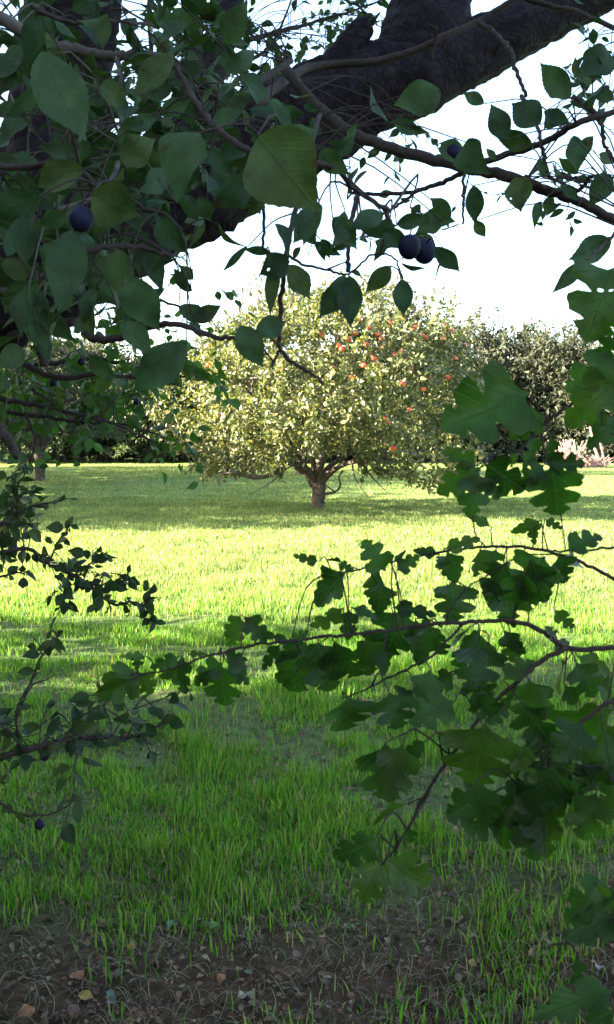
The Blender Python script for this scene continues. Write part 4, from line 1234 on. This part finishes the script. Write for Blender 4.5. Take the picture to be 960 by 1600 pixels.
sp_.twigs((0, 1120, 130, 1190), 6, 1.05, 1.35, .09, 6, .024, only=[s11], wf=.6, rr=.001)
sp_.twigs((120, 1095, 225, 1160), 6, 1.05, 1.3, .08, 6, .024, only=[s11, s16], wf=.6, rr=.001)
sp_.finish()
for (x, y, d) in ((70, 1181, 1.15), (62, 1288, 1.1), (150, 1150, 1.2)):
    fruit(x, y, d, .0065, slo, sb, M['sloe'], 'sloe', stalk_len=.008)

# ------------------------------------------------------------------ litter on the bare earth
M['litter'] = leaf_mat('litter_leaf', [(0, (.035, .019, .010)), (.45, (.085, .048, .025)), (.75, (.14, .075, .036)), (.93, (.22, .15, .09)), (1, (.06, .10, .04))], trans=.08, rough=.8, blotch=30)
M['straw'] = leaf_mat('dead_grass', [(0, (.05, .036, .02)), (.6, (.12, .09, .05)), (.9, (.22, .18, .11)), (1, (.10, .15, .03))], trans=.15, rough=.8, blotch=0)
lm = MB(); n = 14000
y = 1.7 + 3.6 * rng.random(n) ** 2.0; x = rng.uniform(-1, 1, n) * (y * .39 + .7)
B = np.stack([x, y, gz(x, y) + .002 + .014 * rng.random(n)], 1)
a = rng.random(n) * 6.28
D = np.stack([np.cos(a), np.sin(a), rng.normal(0, .25, n)], 1)
leaves(lm, OV_MID, B, D, rng.normal(0, .5, (n, 3)) + [0, 0, 1], rng.uniform(.009, .030, n), rng.uniform(.35, .8, n), rng.uniform(-.6, .8, n), .5, .12)
tag(lm.build('leaf_litter', M['litter']), 'dark rotting leaf litter on bare earth', 'leaf litter', kind='stuff')
sm = MB(); n = 15000
y = 1.7 + 4.2 * rng.random(n) ** 1.4; x = rng.uniform(-1, 1, n) * (y * .39 + .7)
zz0 = gz(x, y)
a = rng.random(n) * 6.28; L = rng.uniform(.03, .10, n)
T4 = np.linspace(0, 1, 5)
bend = rng.normal(0, .8, n)
rows = []
for t in T4:
    ca = a + bend * t
    c = np.stack([x + L * t * np.cos(ca), y + L * t * np.sin(ca), zz0 + .006 + .035 * rng.random(n) * 0 + (.004 + .03 * (L / .1)) * math.sin(math.pi * t * .9 + .1)], 1)
    ww = .0011 * (1 - .5 * t)
    rows += [c + np.stack([-np.sin(ca), np.cos(ca), 0 * ca], 1) * ww, c - np.stack([-np.sin(ca), np.cos(ca), 0 * ca], 1) * ww]
V = np.stack(rows, 1); off = (np.arange(n) * 10)[:, None]
sm.add(V.reshape(-1, 3), np.concatenate([np.array([[2 * i, 2 * i + 1, 2 * i + 3, 2 * i + 2]]) + off for i in range(4)]))
tag(sm.build('dead_grass', M['straw']), 'dry curled dead grass stalks over the bare earth', 'dead grass', kind='stuff')

cols = {'orange': (.22, .08, .025), 'yellow': (.22, .15, .03), 'pale': (.22, .18, .13), 'green': (.07, .16, .03), 'grey': (.07, .11, .085), 'brown': (.11, .045, .03)}
FM = {k: leaf_mat('fallen_' + k, [(0, tuple(c * .85 for c in v)), (1, v)], trans=.12, rough=.6, veins=True, blotch=60) for k, v in cols.items()}
fall = [('orange', 128, 1548, .045, 'orange-brown fallen leaf lying left of the yellow one in the litter'), ('yellow', 124, 1574, .04, 'yellow-brown curled fallen leaf near the bottom edge'),
        ('orange', 55, 1590, .05, 'rusty fallen leaf at the bottom left corner'), ('brown', 118, 1590, .045, 'red-brown fallen leaf at the bottom edge below the yellow one'),
        ('orange', 348, 1543, .035, 'reddish fallen leaf on its own in the litter, below the grass tuft'), ('green', 335, 1450, .04, 'round lime-green fallen leaf at the grass edge'),
        ('yellow', 388, 1445, .03, 'small ochre fallen leaf just left of the dense grass tuft'), ('grey', 182, 1590, .035, 'blue-green fallen leaf at the bottom edge'),
        ('pale', 394, 1568, .035, 'pale papery fallen leaf on the dark litter'), ('pale', 372, 1580, .03, 'cream fallen leaf left of the pale papery one'),
        ('brown', 460, 1515, .04, 'brown fallen leaf at the foot of the dense tuft'), ('grey', 265, 1448, .035, 'greyish fallen leaf at the grass edge left of the lime one'),
        ('grey', 168, 1570, .03, 'bluish fallen leaf right of the yellow-brown curled one'), ('orange', 200, 1500, .035, 'tawny fallen leaf in the middle of the litter'),
        ('pale', 935, 1537, .035, 'pale fallen leaf by the right edge of the litter'), ('brown', 750, 1575, .03, 'brown fallen leaf on bare earth under the hawthorn'),
        ('yellow', 732, 1512, .03, 'yellow fallen leaf caught in the thin grass on the right'), ('orange', 535, 1210, .03, 'small orange leaf caught among the grass blades')]
for i, (c, px, py, L, lab) in enumerate(fall):
    u_ = (px - 480) / FPX; v_ = (800 - py) / FPX
    d = EYE / (SP - v_ * CP)
    p = P(px, py, d); p[2] = float(gz(p[0], p[1])[0]) + .022
    mb = MB(); a_ = rng.random() * 6.28
    leaves(mb, OV_FINE, [[0, 0, 0]], [[math.cos(a_), math.sin(a_), .15]], [[rng.normal(0, .3), -.35, 1]], L * 1.0, .7, .35, .45, .12)
    tube(mb, [[0, 0, 0], [-math.cos(a_) * .008, -math.sin(a_) * .008, -.004], [-math.cos(a_) * .016, -math.sin(a_) * .016, -.012]], .0006, 5)
    o = mb.build('fallen_leaf', FM[c]); o.location = tuple(p)
    tag(o, lab, 'leaf', 'fallen leaves on the ground')
